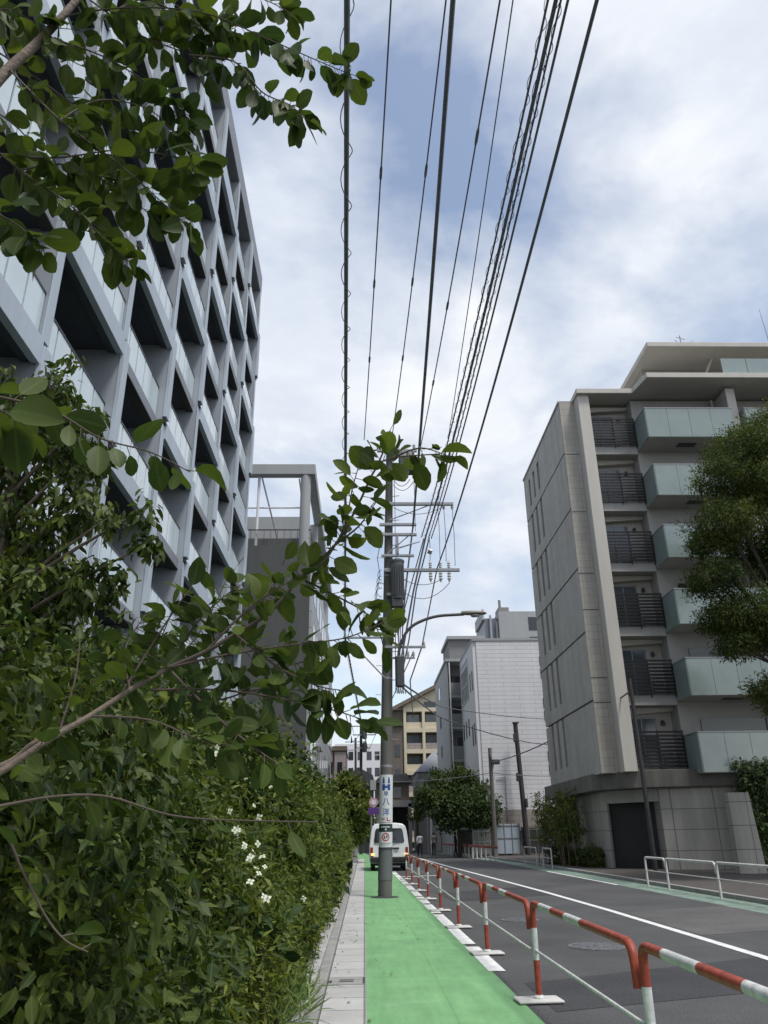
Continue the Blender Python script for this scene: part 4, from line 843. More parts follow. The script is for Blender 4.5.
b = MB(); bar(b, 0.02, 0.05, 1.885, 1.97, RS + 0.002); bar(b, 0.02, 0.13, 1.875, 1.9, RS + 0.0022); b.build('red_mark', 'signred', t)
b = MB(); bar(b, -0.13, -0.03, 1.9, 1.96, RS + 0.002); bar(b, -0.15, 0.15, 1.83, 1.85, RS + 0.002); b.build('small_print', 'signgrey', t)
t = thing('address_plate', (0.58, PY - 0.23, 1.6), 'small dark green address plate between the two white plates on the pole', 'sign')
b = MB(); plate(b, 1.61, 1.79, 0.23, RS); b.build('plate', 'signgreen', t)
b = MB(); bar(b, -0.14, 0.12, 1.715, 1.74, RS + 0.002); bar(b, -0.02, 0.02, 1.64, 1.69, RS + 0.002); b.build('print', 'plate_white', t)
t = thing('warning_plate', (0.57, PY - 0.23, 1.2), 'white plate with a round red and black ban symbol, lowest on the pole', 'sign')
b = MB(); plate(b, 1.22, 1.60, 0.235, RS); b.build('plate', 'plate_white', t)
def ring(r0, r1, zc, m, r, name, n=24):
    b = MB(); vs = wrapped([(q * math.cos(2 * math.pi * j / n), q * math.sin(2 * math.pi * j / n), 0) for q in (r0, r1) for j in range(n)], zc, r)
    b.add(vs, [(j, (j + 1) % n, n + (j + 1) % n, n + j) for j in range(n)]); b.build(name, m, t)
ring(0.075, 0.105, 1.475, 'signred', RS + 0.002, 'ban_ring')
b = MB(); bar(b, -0.045, -0.02, 1.44, 1.51, RS + 0.0022); bar(b, -0.045, 0.02, 1.44, 1.46, RS + 0.0024); bar(b, 0.015, 0.05, 1.46, 1.52, RS + 0.0022); b.build('symbol', 'hair', t)
b = MB(); bar(b, -0.16, 0.16, 1.31, 1.33, RS + 0.002); bar(b, -0.16, 0.1, 1.27, 1.285, RS + 0.002); b.build('small_print', 'signgrey', t)
t = thing('strap', (0.57, PY - 0.2, 1.19), 'dark steel strap clamped round the pole under the lowest plate', 'strap')
b = MB(); plate(b, 1.185, 1.222, 0.26, RS + 0.004); b.build('band', 'darkmetal', t)

# ================================================================== overhead wires
def wire(name, pts, r, label, sag=0.0, group='overhead wires along the street', n=6, spiral=None, sleeves=None, m='cable', cat='wire'):
    P = [Vector(p) for p in pts]; path = []
    for a, c in zip(P, P[1:]):
        k = 14
        for i in range(k + (c is P[-1])):
            s = i / k; q = a.lerp(c, s); q.z -= sag * 4 * s * (1 - s); path.append(q)
    t = thing(name, tuple(P[0]), label, cat, group); b = MB(); b.tube(path, r, n); b.build('cable', m, t, smooth=True)
    if spiral:
        rad, pitch = spiral; L = [0]
        for a, c in zip(path, path[1:]): L.append(L[-1] + (c - a).length)
        sp = []; s = 0; i = 0
        while s < L[-1] and len(sp) < 900:
            while i < len(L) - 2 and s > L[i + 1]: i += 1
            q = path[i].lerp(path[i + 1], (s - L[i]) / max(1e-6, L[i + 1] - L[i])); d = (path[i + 1] - path[i]).normalized(); a = d.cross(Vector((0, 0, 1))).normalized(); c = a.cross(d)
            ph = 2 * math.pi * s / pitch; sp.append(q + (a * math.cos(ph) + c * math.sin(ph)) * rad + Vector((0, 0, -rad * 0.6))); s += pitch / 12
        b = MB(); b.tube(sp, 0.0045, 4); b.build('spiral_hanger', m, t)
    for s in (sleeves or []):
        i = int(s * (len(path) - 1)); a = path[i]; d = (path[min(i + 1, len(path) - 1)] - a).normalized(); b = MB(); b.tube([a - d * 0.18, a - d * 0.1, a + d * 0.1, a + d * 0.18], [r, r * 1.9, r * 1.9, r], 6); b.build('sleeve', m, t)
    return t
def overhead(name, p0, u, zt, r, label, **kw):
    "from the pole point p0 past the camera: through the top edge of the view at height zt"
    d = _dir((u - 384) / F_PX, 512 / F_PX); k = (zt - CAM_H) / d.z; p1 = Vector((d.x * k, d.y * k, zt)); p0 = Vector(p0); p2 = p1 + (p1 - p0) * 0.75; p2.z = p0.z
    return wire(name, [p0, p1, p2], r, label, **kw)
overhead('wrapped_cable', (-0.56, PY - 0.2, 6.97), 347, 6.9, 0.022, 'leftmost overhead cable, thick and wrapped in a thin spiral wire', sag=0.05, spiral=(0.05, 0.62))
overhead('power_line', (0.02, PY - 0.2, 13.55), 391, 12.9, 0.014, 'thin power line with sleeves, first right of the spiral wrapped cable', sag=0.25, sleeves=(0.18, 0.3, 0.42))
overhead('power_line', (0.93, PY - 0.1, 13.6), 446, 13.2, 0.014, 'thin power line with sleeves ending at the pole top', sag=0.25, sleeves=(0.2, 0.3, 0.4))
overhead('trunk_cable', (1.55, PY - 0.2, 10.45), 453, 9.9, 0.030, 'thick straight black trunk cable in the middle of the sky', sag=0.1)
overhead('power_line', (1.76, PY - 0.1, 12.75), 500, 12.1, 0.014, 'thin power line with sleeves, right of the thick trunk cable', sag=0.25, sleeves=(0.2, 0.32, 0.43))
overhead('thin_line', (2.35, PY - 0.19, 11.2), 513, 10.8, 0.009, 'thinnest overhead line, faint, left of the cable bundle', sag=0.15)
for k, (dx_, u, r, lb, sp) in enumerate([(0.0, 556, 0.024, 'thickest black cable of the twisted bundle', (0.042, 0.7)), (-0.14, 548, 0.014, 'left cable of the twisted bundle, looped with thin wire', (0.035, 0.45)), (0.16, 568, 0.016, 'right cable of the twisted bundle', None), (0.06, 561, 0.012, 'knotted middle cable inside the twisted bundle', (0.026, 0.4))]):
    overhead('bundled_cable', (1.95 + dx_, PY - 0.25, 10.15 - 0.05 * k), u, 9.6, r, lb, sag=0.34, spiral=sp)
overhead('service_cable', (2.28, PY, 9.15), 597, 8.6, 0.02, 'rightmost overhead cable, hanging alone beside the bundle', sag=0.32)
# the same lines beyond the pole, dropping into the cable box or running on to the distant poles
def run(name, pts, r, label, **kw): return wire(name, pts, r, label, **{**dict(sag=0.0, group='wires beyond the utility pole'), **kw})
run('bundled_cable', [(1.95, PY - 0.25, 10.15), (1.5, PY - 0.24, 8.3), (1.1, PY - 0.3, 6.3)], 0.032, 'thick bundle cable dropping past the transformer to the cable box')
run('bundled_cable', [(2.03, PY - 0.25, 10.0), (1.62, PY + 0.1, 8.5), (1.35, PY, 6.9), (1.12, PY - 0.25, 5.9)], 0.024, 'thin bundle cable dropping beside the thick one to the cable box')
run('bundled_cable', [(1.88, PY - 0.25, 10.05), (1.45, PY, 8.6), (1.0, PY - 0.2, 7.0)], 0.02, 'left thin cable dropping from the bundle behind the transformer')
run('trunk_cable', [(1.55, PY - 0.2, 10.45), (1.35, PY - 0.22, 9.0), (1.2, PY - 0.25, 7.8), (1.14, PY - 0.28, 7.3)], 0.03, 'trunk cable bending down beside the transformer')
run('service_cable', [(2.28, PY, 9.15), (1.72, PY - 0.18, 6.66), (1.55, 26, 6.3), (3.6, 58, 9.4)], 0.022, 'service cable running on from the small crossarm down the street')
run('service_cable', [(1.46, PY - 0.2, 6.5), (1.2, 30, 6.6), (0.4, 74, 8.8)], 0.018, 'thin cable from the short crossarm towards the distant poles')
run('wrapped_cable', [(-0.56, PY - 0.2, 6.97), (-0.1, 40, 6.6), (0.35, 74, 8.9)], 0.028, 'continuation of the spiral wrapped cable from the left bracket down the street', spiral=(0.05, 0.5))
run('cross_street_cable', [(1.1, PY - 0.1, 5.6), (5.2, 50, 9.0), (13.6, 60, 9.6), (24, 62, 9.8)], 0.03, 'upper cable crossing the street before the white building', sag=0.1)
run('cross_street_cable', [(1.1, PY - 0.1, 5.5), (4.6, 45, 7.6), (10.9, 52, 7.0), (16, 54, 7.0)], 0.028, 'lower cable sagging across the street before the white building', sag=0.1)
run('cross_street_cable', [(9.12, 58, 6.3), (11.42, 33.1, 7.1)], 0.035, 'cable from the grey street pole to the slim dark pole before the tiled block', sag=0.45)
run('cross_street_cable', [(1.0, 60, 5.2), (9.12, 58, 5.6), (16, 57, 5.4)], 0.028, 'level cable across the street at the height of the grey street pole', sag=0.2)

# ================================================================== other poles and signs
def simple_pole(name, p0, p1, r0, r1, m, label, arms=(), cat='pole', group=None):
    t = thing(name, tuple(p0), label, cat, group); b = MB(); b.cyl(p0, p1, r0, r1, 12); b.build('shaft', m, t, smooth=True)
    for z, x0, x1 in arms:
        x = p0[0] + (p1[0] - p0[0]) * z / p1[2]; b = MB(); b.box(x + x0, x + x1, p0[1] - r0 - 0.06, p0[1] - r0, z - 0.05, z + 0.05); b.build('crossarm', 'steel', t)
    return t
t = simple_pole('street_pole', (9.1, 58, 0), (9.12, 58, 7.3), 0.17, 0.13, 'pole', 'grey concrete street pole on the right pavement, before the pale blue gate')
b = MB(); b.box(9.22, 9.75, 57.7, 58.0, 6.15, 6.5); b.build('terminal_box', 'darkmetal', t, bevel=0.05)
b = MB(); b.tube([(9.0, 57.85, 7.0), (9.3, 57.8, 6.2), (9.05, 57.82, 5.2)], 0.04, 6); b.build('loop', 'cable', t)
t = simple_pole('dark_pole', (11.75, 60, 0), (11.5, 60, 9.3), 0.20, 0.17, 'darkpole', 'thick dark pole with clamp boxes standing before the white tiled wall')
for z in (8.2, 5.4, 3.6): b = MB(); b.box(11.25 + (0.5 if z < 4 else 0), 11.45 + (0.5 if z < 4 else 0), 59.7, 59.95, z - 0.3, z + 0.3); b.build('clamp_box', 'darkpole', t, bevel=0.04)
b = MB(); b.box(11.3, 11.75, 59.78, 60.2, 9.28, 9.36); b.build('cap', 'darkpole', t)
simple_pole('slim_pole', (11.42, 33.0, 0.1), (11.40, 33.0, 7.6), 0.10, 0.075, 'darkpole', 'slim dark pole before the shutter of the tiled block')
simple_pole('lamp_pole', (8.36, 75, 0), (8.36, 75, 7.2), 0.07, 0.06, 'steel', 'thin pale grey pole before the street trees')
simple_pole('distant_pole', tuple(at(356, 845, 92).xy) + (0,), tuple(at(355.5, 738, 92)), 0.17, 0.12, 'darkpole', 'distant utility pole at the end of the street, the farther one', [(11.5, -1.2, 1.2), (10.6, -0.9, 0.9)], 'utility pole', 'distant utility poles')
t = simple_pole('distant_pole', tuple(at(361, 845, 76).xy) + (0,), tuple(at(361, 722, 76)), 0.17, 0.12, 'darkpole', 'distant utility pole at the end of the street, the nearer one', [(11.2, -0.9, 1.5), (10.4, -0.8, 1.4), (9.2, -0.4, 0.9)], 'utility pole', 'distant utility poles')
for z in (10.0, 8.8): b = MB(); b.lathe((0.35 + ORG[t.name].x, 75.6, z), [(0.2, 0), (0.22, 0.1), (0.22, 0.8), (0.1, 0.9)], 10); b.build('transformer_tank', 'darkmetal', t, smooth=True)
run('distant_line', [(-1.2, 92, 11.6), (0.0, 76, 11.3), (0.5, 60, 9.5)], 0.03, 'dark line strung between the two distant poles', sag=0.2)
t = thing('road_sign', tuple(at(373.5, 850, 45).xy) + (0,), 'round pink and white road sign over a purple plate, left of the pole', 'road sign')
sx = at(373.5, 803, 45).x
b = MB(); b.cyl((sx - 0.12, 45, 0), (sx - 0.12, 45, 3.5), 0.04, n=8); b.build('post', 'steel', t)
b = MB(); b.cyl((sx, 44.93, 3.2), (sx, 44.95, 3.2), 0.24, n=24); b.build('disc', 'signpink', t)
b = MB(); b.cyl((sx, 44.91, 3.2), (sx, 44.928, 3.2), 0.13, n=20); b.build('disc_centre', 'plate_white', t)
b = MB(); b.prism([(sx - 0.3, 44.93), (sx + 0.3, 44.93), (sx + 0.3, 44.95), (sx - 0.3, 44.95)], 2.58, 2.92); b.build('plate', 'purple', t, bevel=0.02)
t = thing('small_board', tuple(at(373.5, 845, 60).xy) + (0,), 'pale board high on a dark post far down the left side', 'sign')
q = at(373, 785, 60); b = MB(); b.box(q.x - 0.2, q.x + 0.22, 60, 60.06, q.z - 0.35, q.z + 0.35); b.build('board', 'lightgrey', t); b = MB(); b.cyl((q.x, 60.1, 0), (q.x, 60.1, q.z + 0.3), 0.05, n=8); b.build('post', 'darkpole', t)
t = thing('mirror_post', tuple(at(427, 850, 78).xy) + (0,), 'pale post with a round traffic mirror before the dark street trees', 'traffic mirror')
q = at(427, 803, 78); b = MB(); b.cyl((q.x, 78, 0), (q.x, 78, q.z + 0.2), 0.06, n=8); b.build('post', 'steel', t); b = MB(); b.cyl((q.x, 77.85, q.z), (q.x, 77.93, q.z), 0.30, n=20); b.build('mirror', 'lightgrey', t)
q = at(431, 812, 76); t = thing('white_post', (q.x, 76, 0), 'plain white post between the traffic mirror and the street trees', 'post')
b = MB(); b.cyl((q.x, 76, 0), (q.x, 76, q.z), 0.10, n=10); b.lathe((q.x, 76, q.z), [(0.10, 0), (0.12, 0.02), (0.06, 0.12)], 10); b.build('shaft', 'pipe_white', t)
# fence and gate before the white building
def panel_fence(name, x0, x1, y, z1, m, label, cat, n, pm='steel'):
    t = thing(name, (x0, y, 0.1), label, cat); w = (x1 - x0) / n
    for k in range(n):
        b = MB(); b.box(x0 + k * w + 0.03, x0 + (k + 1) * w - 0.03, y, y + 0.05, 0.22, z1); b.build('panel', m, t, bevel=0.01)
    for k in range(n + 1):
        b = MB(); b.box(x0 + k * w - 0.028, x0 + k * w + 0.028, y - 0.03, y + 0.08, 0.1, z1 + 0.06); b.build('post', pm, t)
    b = MB(); b.box(x0, x1, y - 0.025, y - 0.004, z1 * 0.55, z1 * 0.55 + 0.06); b.box(x0, x1, y - 0.025, y - 0.004, z1 - 0.16, z1 - 0.1); b.build('rail', pm, t)
panel_fence('sheet_fence', 7.75, 8.95, 59.3, 1.85, 'fencegrey', 'grey brown sheet fence at the foot of the street trees', 'fence', 3)
panel_fence('site_gate', 9.6, 11.3, 60.4, 2.2, 'lightblue', 'pale blue panel gate behind the grey street pole', 'gate', 3, 'fencegrey')
panel_fence('dark_fence', 11.4, 14.2, 60.2, 1.95, 'shutter', 'dark grey panel fence between the gate and the bamboo', 'fence', 5, 'fencegrey')

# ================================================================== van
VX, VY = 1.17, 39.3
t = thing('parked_van', (VX, VY, 0), 'white van seen from behind, stopped on the green lane beyond the pole', 'van')
body = [(-0.86, 0.34), (-0.88, 0.75), (-0.875, 1.05), (-0.80, 1.72), (-0.74, 1.93), (-0.62, 2.03), (-0.3, 2.075), (0.3, 2.075), (0.62, 2.03), (0.74, 1.93), (0.80, 1.72), (0.875, 1.05), (0.88, 0.75), (0.86, 0.34)]
secs = [(0.0, 1.0, -0.05, 0), (0.10, 1.0, 0.0, 0), (3.3, 1.0, 0.0, 0), (3.9, 0.98, -0.06, 0), (4.4, 0.93, -0.85, 1), (4.55, 0.9, -1.0, 1)]
vs = []; n = len(body)
for k, (y, sc, dz, fr) in enumerate(secs):
    for x, z in body:
        zz = z if z < 1.0 else (z + dz * (z - 1.0) / 1.075)
        yy = y + (0.16 * max(0, (z - 1.0)) if k == 0 else (0.10 * max(0, z - 1.0) if k == 1 else 0))
        vs.append((VX + x * sc * 1.05, VY + yy, zz))
fs = [(i * n + j, (i + 1) * n + j, (i + 1) * n + (j + 1) % n, i * n + (j + 1) % n) for i in range(len(secs) - 1) for j in range(n)] + [tuple(range(n)), tuple(range(5 * n, 6 * n))[::-1]]
b = MB(); b.add(vs, fs); b.build('body', 'van', t, smooth=True, bevel=0.03)
yr = lambda z: VY - 0.004 + 0.16 * max(0, z - 1.0)
b = MB(); pl = [(-0.66, 1.22), (0.66, 1.22), (0.69, 1.27), (0.62, 1.76), (0.56, 1.82), (-0.56, 1.82), (-0.62, 1.76), (-0.69, 1.27)]
b.add([(VX + x, yr(z) - 0.012, z) for x, z in pl] + [(VX + x, yr(z) + 0.02, z) for x, z in pl], [tuple(range(8)), tuple(range(8, 16))[::-1]] + [(i, 8 + i, 8 + (i + 1) % 8, (i + 1) % 8) for i in range(8)]); w = b.build('rear_window', 'darkglass', t)
b = MB()
b.tube([(VX + x * 1.01, yr(z) - 0.012, z) for x, z in pl + pl[:1]], 0.016, 6); b.build('seal', 'rubber', w)
b = MB(); b.tube([(VX - 0.1, yr(1.25) - 0.03, 1.25), (VX + 0.35, yr(1.45) - 0.03, 1.42)], 0.012, 5); b.build('wiper', 'rubber', w)
b = MB(); b.box(VX - 0.89, VX + 0.89, VY - 0.10, VY + 0.2, 0.36, 0.60); b.build('bumper', 'rubber', t, bevel=0.05)
b = MB(); b.box(VX - 0.42, VX + 0.46, VY - 0.03, VY + 0.02, 0.93, 1.0); b.build('handle_trim', 'rubber', t, bevel=0.01)
b = MB(); b.box(VX - 0.18, VX + 0.18, VY - 0.025, VY + 0.02, 0.70, 0.88); b.build('number_plate', 'plate_white', t, bevel=0.005)
for s in (-1, 1):
    b = MB(); b.box(VX + s * 0.76, VX + s * 0.885, VY - 0.03, VY + 0.18, 0.62, 1.02); tl = b.build('tail_light', 'taillight', t, bevel=0.015)
    b = MB(); b.box(VX + s * 0.70, VX + s * 0.86, VY - 0.045, VY - 0.02, 0.66, 0.76); b.build('indicator', 'amber', tl, bevel=0.008)
    for yy in (0.75, 3.6):
        b = MB(); b.cyl((VX + s * 0.66, VY + yy, 0.31), (VX + s * 0.85, VY + yy, 0.31), 0.31, n=24); wh = b.build('wheel', 'rubber', t, smooth=True, bevel=0.02)
        b = MB(); b.cyl((VX + s * 0.84, VY + yy, 0.31), (VX + s * 0.862, VY + yy, 0.31), 0.19, n=18); b.build('rim', 'steel', wh)
    b = MB(); b.tube([(VX + s * 0.80, VY + 3.6, 1.25), (VX + s * 0.95, VY + 3.6, 1.3)], 0.02, 6); b.box(VX + s * 0.92, VX + s * 1.08, VY + 3.55, VY + 3.68, 1.18, 1.48); b.build('mirror', 'rubber', t, bevel=0.03)
    for y0, y1 in ((0.5, 1.5), (1.6, 2.5), (2.65, 3.4)):
        b = MB(); pr = [(0.868, 1.15), (0.812, 1.72)]
        b.add([(VX + s * (x + 0.006), VY + y, z) for x, z in pr for y in (y0, y1)], [(0, 1, 3, 2)]); b.build('side_window', 'darkglass', t)
b = MB(); b.box(VX - 0.7, VX + 0.7, VY + 0.3, VY + 4.2, 0.22, 0.36); b.build('underbody', 'rubber', t)

# ================================================================== people far up the street
def person(x, y, facing, top, label, stride=0.22, arms=0.12):
    J = {'pelvis': (0, 0, .93), 'waist': (0, 0, 1.1), 'chest': (0, .01, 1.32), 'neck': (0, 0, 1.47), 'head': (0, -.01, 1.60), 'crown': (0, 0, 1.70)}
    rad = {'pelvis': (.15, .11), 'waist': (.135, .10), 'chest': (.165, .115), 'neck': (.055, .055), 'head': (.085, .10), 'crown': (.06, .07)}
    E = [('pelvis', 'waist'), ('waist', 'chest'), ('chest', 'neck'), ('neck', 'head'), ('head', 'crown')]
    for s, nm in ((-1, 'l'), (1, 'r')):
        st = stride * s
        J.update({f'hip{nm}': (.09 * s, 0, .86), f'knee{nm}': (.095 * s, -st * .6, .49), f'ank{nm}': (.10 * s, -st + (.1 if st < 0 else 0), .09), f'toe{nm}': (.11 * s, -st - .14, .04),
                  f'sh{nm}': (.19 * s, .01, 1.40), f'el{nm}': (.235 * s, arms * s, 1.12), f'wr{nm}': (.23 * s, arms * 2 * s - .06, .89), f'ha{nm}': (.225 * s, arms * 2.2 * s - .08, .80)})
        rad.update({f'hip{nm}': (.095, .10), f'knee{nm}': (.065, .065), f'ank{nm}': (.045, .05), f'toe{nm}': (.04, .03), f'sh{nm}': (.065, .065), f'el{nm}': (.045, .045), f'wr{nm}': (.032, .032), f'ha{nm}': (.04, .025)})
        E += [('pelvis', f'hip{nm}'), (f'hip{nm}', f'knee{nm}'), (f'knee{nm}', f'ank{nm}'), (f'ank{nm}', f'toe{nm}'), ('chest', f'sh{nm}'), (f'sh{nm}', f'el{nm}'), (f'el{nm}', f'wr{nm}'), (f'wr{nm}', f'ha{nm}')]
    ks = list(J); me = bpy.data.meshes.new('person_body'); me.from_pydata([J[k] for k in ks], [(ks.index(a), ks.index(c)) for a, c in E], [])
    tmp = bpy.data.objects.new('person_body', me); COL.objects.link(tmp); tmp.modifiers.new('skin', 'SKIN'); sv = me.skin_vertices[0].data
    for i, k in enumerate(ks): sv[i].radius = rad[k]; sv[i].use_root = (k == 'pelvis')
    ss = tmp.modifiers.new('sub', 'SUBSURF'); ss.levels = 2; ss.render_levels = 2
    bpy.context.view_layer.update(); nm = bpy.data.meshes.new_from_object(tmp.evaluated_get(bpy.context.evaluated_depsgraph_get())); bpy.data.objects.remove(tmp)
    t = thing('person', (x, y, 0), label, 'person', 'people walking up the street'); t.rotation_euler = (0, 0, facing)
    o = bpy.data.objects.new('body', nm); COL.objects.link(o); o.parent = t; ORG[o.name] = ORG[t.name]
    nm.materials.clear()
    for k in (top, 'trousers', 'skin', 'hair'): nm.materials.append(M[k])
    for p in nm.polygons:
        c = p.center; z = c.z; p.use_smooth = True; arm = abs(c.x) > 0.185
        p.material_index = 2 if z > 1.46 else 0 if z > 0.97 and not (arm and z < 1.05) else 2 if arm and z > .72 else 1 if z > .09 else 3
    b = MB(); b.lathe((x, y, 1.565), [(0.094, 0), (0.104, 0.06), (0.09, 0.13), (0.04, 0.165)], 14)
    h = b.build('hair', 'hair', None, smooth=True); h.parent = t; h.location = (0, 0.012, 0); h.data.transform(Matrix.Translation((-x, -y, 0)))
    f = MB()
    for s in (-1, 1): f.lathe((0.032 * s, -0.098, 1.60), [(0.004, -0.012), (0.012, 0), (0.004, 0.012)], 8, 0)
    f.add([(-.014, -.10, 1.565), (.014, -.10, 1.565), (0, -.128, 1.57), (0, -.102, 1.605)], [(0, 1, 2), (0, 2, 3), (1, 3, 2)], 1); f.box(-.025, .025, -.10, -.094, 1.53, 1.538, 2)
    fc = f.build('face', ['hair', 'skin', 'signred'], None); fc.parent = t
q = at(420, 851, 64); person(q.x, 64, math.pi + 0.1, 'shirt', 'person in a white shirt and dark trousers walking away up the road')
q = at(434, 851, 65); person(q.x, 65, math.pi - 0.1, 'shirt_brown', 'person in a grey top walking behind the red topped rail', 0.14)
q = at(456, 853, 63); person(q.x, 63, math.pi / 2, 'trousers', 'person in dark clothes standing before the street trees', 0.08, 0.05)

# ================================================================== planting on the left
SEC = [(-0.70, 0.05), (-0.76, 0.6), (-0.92, 1.3), (-1.15, 2.05), (-1.6, 2.85), (-2.5, 3.7), (-3.7, 4.05), (-5.0, 4.1)]
_sl = [0.0]
for a_, c_ in zip(SEC, SEC[1:]): _sl.append(_sl[-1] + math.hypot(c_[0] - a_[0], c_[1] - a_[1]))
def hedge_bulge(y, s): return 0.16 * np.sin(y * 1.7 + s * 2.1) + 0.12 * np.sin(y * 3.9 - s * 3.3 + 1.0) + 0.10 * np.sin(y * 0.73 + 0.5) * s + 0.14 * np.sin(y * 7.3 + s * 5.1) * np.sin(s * 6.7 - y * 2.9) + 0.10 * np.sin(y * 11.1 - s * 9.0)
def hscale(y): return 0.70 + 0.30 * np.clip((y - 12.5) / 6.0, 0, 1)
def hedge_points(n, y0, y1, s0, s1, depth, d0=0.0):
    "points and outward directions on the planting's street side"
    s = s0 + (s1 - s0) * rng.random(n); y = y0 + (y1 - y0) * rng.random(n)
    x = np.interp(s, _sl, [p[0] for p in SEC]); z = np.interp(s, _sl, [p[1] for p in SEC])
    x2 = np.interp(s + 0.05, _sl, [p[0] for p in SEC]); z2 = np.interp(s + 0.05, _sl, [p[1] for p in SEC])
    tx, tz = x2 - x, z2 - z; l = np.maximum(np.hypot(tx, tz), 1e-6); nx, nz = tz / l, -tx / l
    d = hedge_bulge(y, s) - d0 - depth * rng.random(n) ** 1.3; hs = np.where(z > 1.3, (1.3 + (z - 1.3) * hscale(y)) / z, 1.0); z = z * hs
    d = np.where(s < 0.8, np.minimum(d, 0.05), d)
    return np.stack([x + nx * d, y, np.maximum(z + nz * d, 0.06)], 1), np.stack([nx, np.zeros(n), nz], 1)
def plant(name, loc, label, cat, group=None): return thing(name, loc, label, cat, group)
def hedge_part(t, nm, n, y0, y1, s0, s1, depth, per, spread, size, tmpl, m, droop=0.5):
    c, d = hedge_points(n, y0, y1, s0, s1, depth, 0.3 if 'inner' in nm else 0.0); p, ax, nmv = clumps(c, d, per, spread, droop)
    p[:, 2] = np.maximum(p[:, 2], 0.05); p[:, 0] = np.minimum(p[:, 0], np.where(p[:, 2] < 0.5, -0.56, -0.42))
    leaves(nm, p, ax, nmv, size * (0.6 + 0.7 * rng.random(len(p))), tmpl, m, t)
def stems(t, n, y0, y1, s0, s1):
    c, d = hedge_points(n, y0, y1, s0, s1, 0.5)
    for p in c:
        base = Vector((-1.4 - 1.2 * random.random(), p[1] + random.uniform(-.4, .4), 0.02)); q = Vector(p); b = MB()
        b.tube([base, base.lerp(q, 0.5) + Vector((random.uniform(-.15, .15), random.uniform(-.15, .15), 0.15)), q], [0.018, 0.012, 0.004], 5); b.build('stem', 'bark_dark', t)
t = plant('broadleaf_shrub', (-2.2, 6.2, 0), 'dark broadleaf shrub filling the lower left corner of the photo', 'shrub')
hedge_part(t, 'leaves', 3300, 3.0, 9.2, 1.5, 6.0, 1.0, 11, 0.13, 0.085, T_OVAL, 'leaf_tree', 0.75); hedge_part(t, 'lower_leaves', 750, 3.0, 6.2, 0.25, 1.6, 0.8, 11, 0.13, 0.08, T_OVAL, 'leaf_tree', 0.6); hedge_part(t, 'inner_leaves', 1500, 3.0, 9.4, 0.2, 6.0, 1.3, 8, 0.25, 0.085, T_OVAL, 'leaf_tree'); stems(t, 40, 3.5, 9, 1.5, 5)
t = plant('dogwood', (-2.2, 12.5, 0), 'dogwood bush with drooping leaves and white four petalled flowers in the planting', 'shrub')
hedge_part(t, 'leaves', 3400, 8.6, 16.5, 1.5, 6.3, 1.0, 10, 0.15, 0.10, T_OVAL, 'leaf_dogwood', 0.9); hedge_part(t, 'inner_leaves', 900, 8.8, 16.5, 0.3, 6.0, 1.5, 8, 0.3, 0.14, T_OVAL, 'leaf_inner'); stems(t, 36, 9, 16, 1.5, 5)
dogwood = t
t = plant('leafy_hedge', (-2, 26, 0), 'taller mixed hedge further up the street, ahead of the dogwood', 'hedge')
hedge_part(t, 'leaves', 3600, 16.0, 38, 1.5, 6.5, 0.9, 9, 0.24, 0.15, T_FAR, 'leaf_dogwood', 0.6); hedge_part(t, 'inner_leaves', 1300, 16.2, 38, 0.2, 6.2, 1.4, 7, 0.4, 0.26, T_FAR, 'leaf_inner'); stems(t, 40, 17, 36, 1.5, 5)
for y0, y1, n, sz, lb in ((5.2, 11.5, 2600, 0.085, 'bright narrow leaved shrub edging the gutter, nearest the camera'), (11.2, 20, 2500, 0.10, 'bright narrow leaved shrub edging the gutter, middle stretch before the pole'), (19.6, 38, 2600, 0.15, 'bright narrow leaved shrub edging the gutter, far stretch beside the pole and van')):
    t = plant('edging_shrub', (-1, (y0 + y1) / 2, 0), lb, 'shrub', 'bright edging shrubs along the gutter')
    hedge_part(t, 'leaves', int(n * 1.12), y0, y1, 0.05, 2.6, 0.5, 10, 0.14 + 0.04 * (sz > .12), sz, T_LANCE, 'leaf_hedge', 0.1)
    hedge_part(t, 'inner_leaves', n // 5, y0, y1, 0.05, 2.0, 1.0, 7, 0.25, sz * 1.8, T_OVAL, 'leaf_inner')
    stems(t, 24, y0, y1, 0.5, 2)
# grass tuft at the kerb
n = 220; p = np.stack([-0.66 + 0.1 * rng.normal(size=n), 7.9 + 0.55 * rng.normal(size=n), 0.06 + 0.12 * rng.random(n)], 1); o = leaves('grass', p, unit(rsph(n) * 0.6 + np.array([0.25, 0, 0.75])), rsph(n) * .3 + np.array([0.5, 0, 0.6]), 0.22 + 0.18 * rng.random(n), T_BLADE, 'leaf_grass', None)
tag(o, 'pale long grass hanging over the kerb at the bottom of the photo', 'grass', kind='stuff')
n = 90; p = np.stack([np.where(rng.random(n) < 0.7, -0.45 + 0.35 * rng.random(n), 0.05 + 1.4 * rng.random(n) ** 2), 6.5 + 16 * rng.random(n), np.full(n, 0.022)], 1); ax = rsph(n); ax[:, 2] *= 0.1
o = leaves('fallen_leaves', p, ax, np.tile([0, 0, 1.0], (n, 1)) + rsph(n) * .2, 0.035 + 0.03 * rng.random(n), T_OVAL, 'leaf_grass', None); tag(o, 'scattered small fallen leaves on the gutter and green lane', 'leaves', kind='stuff')
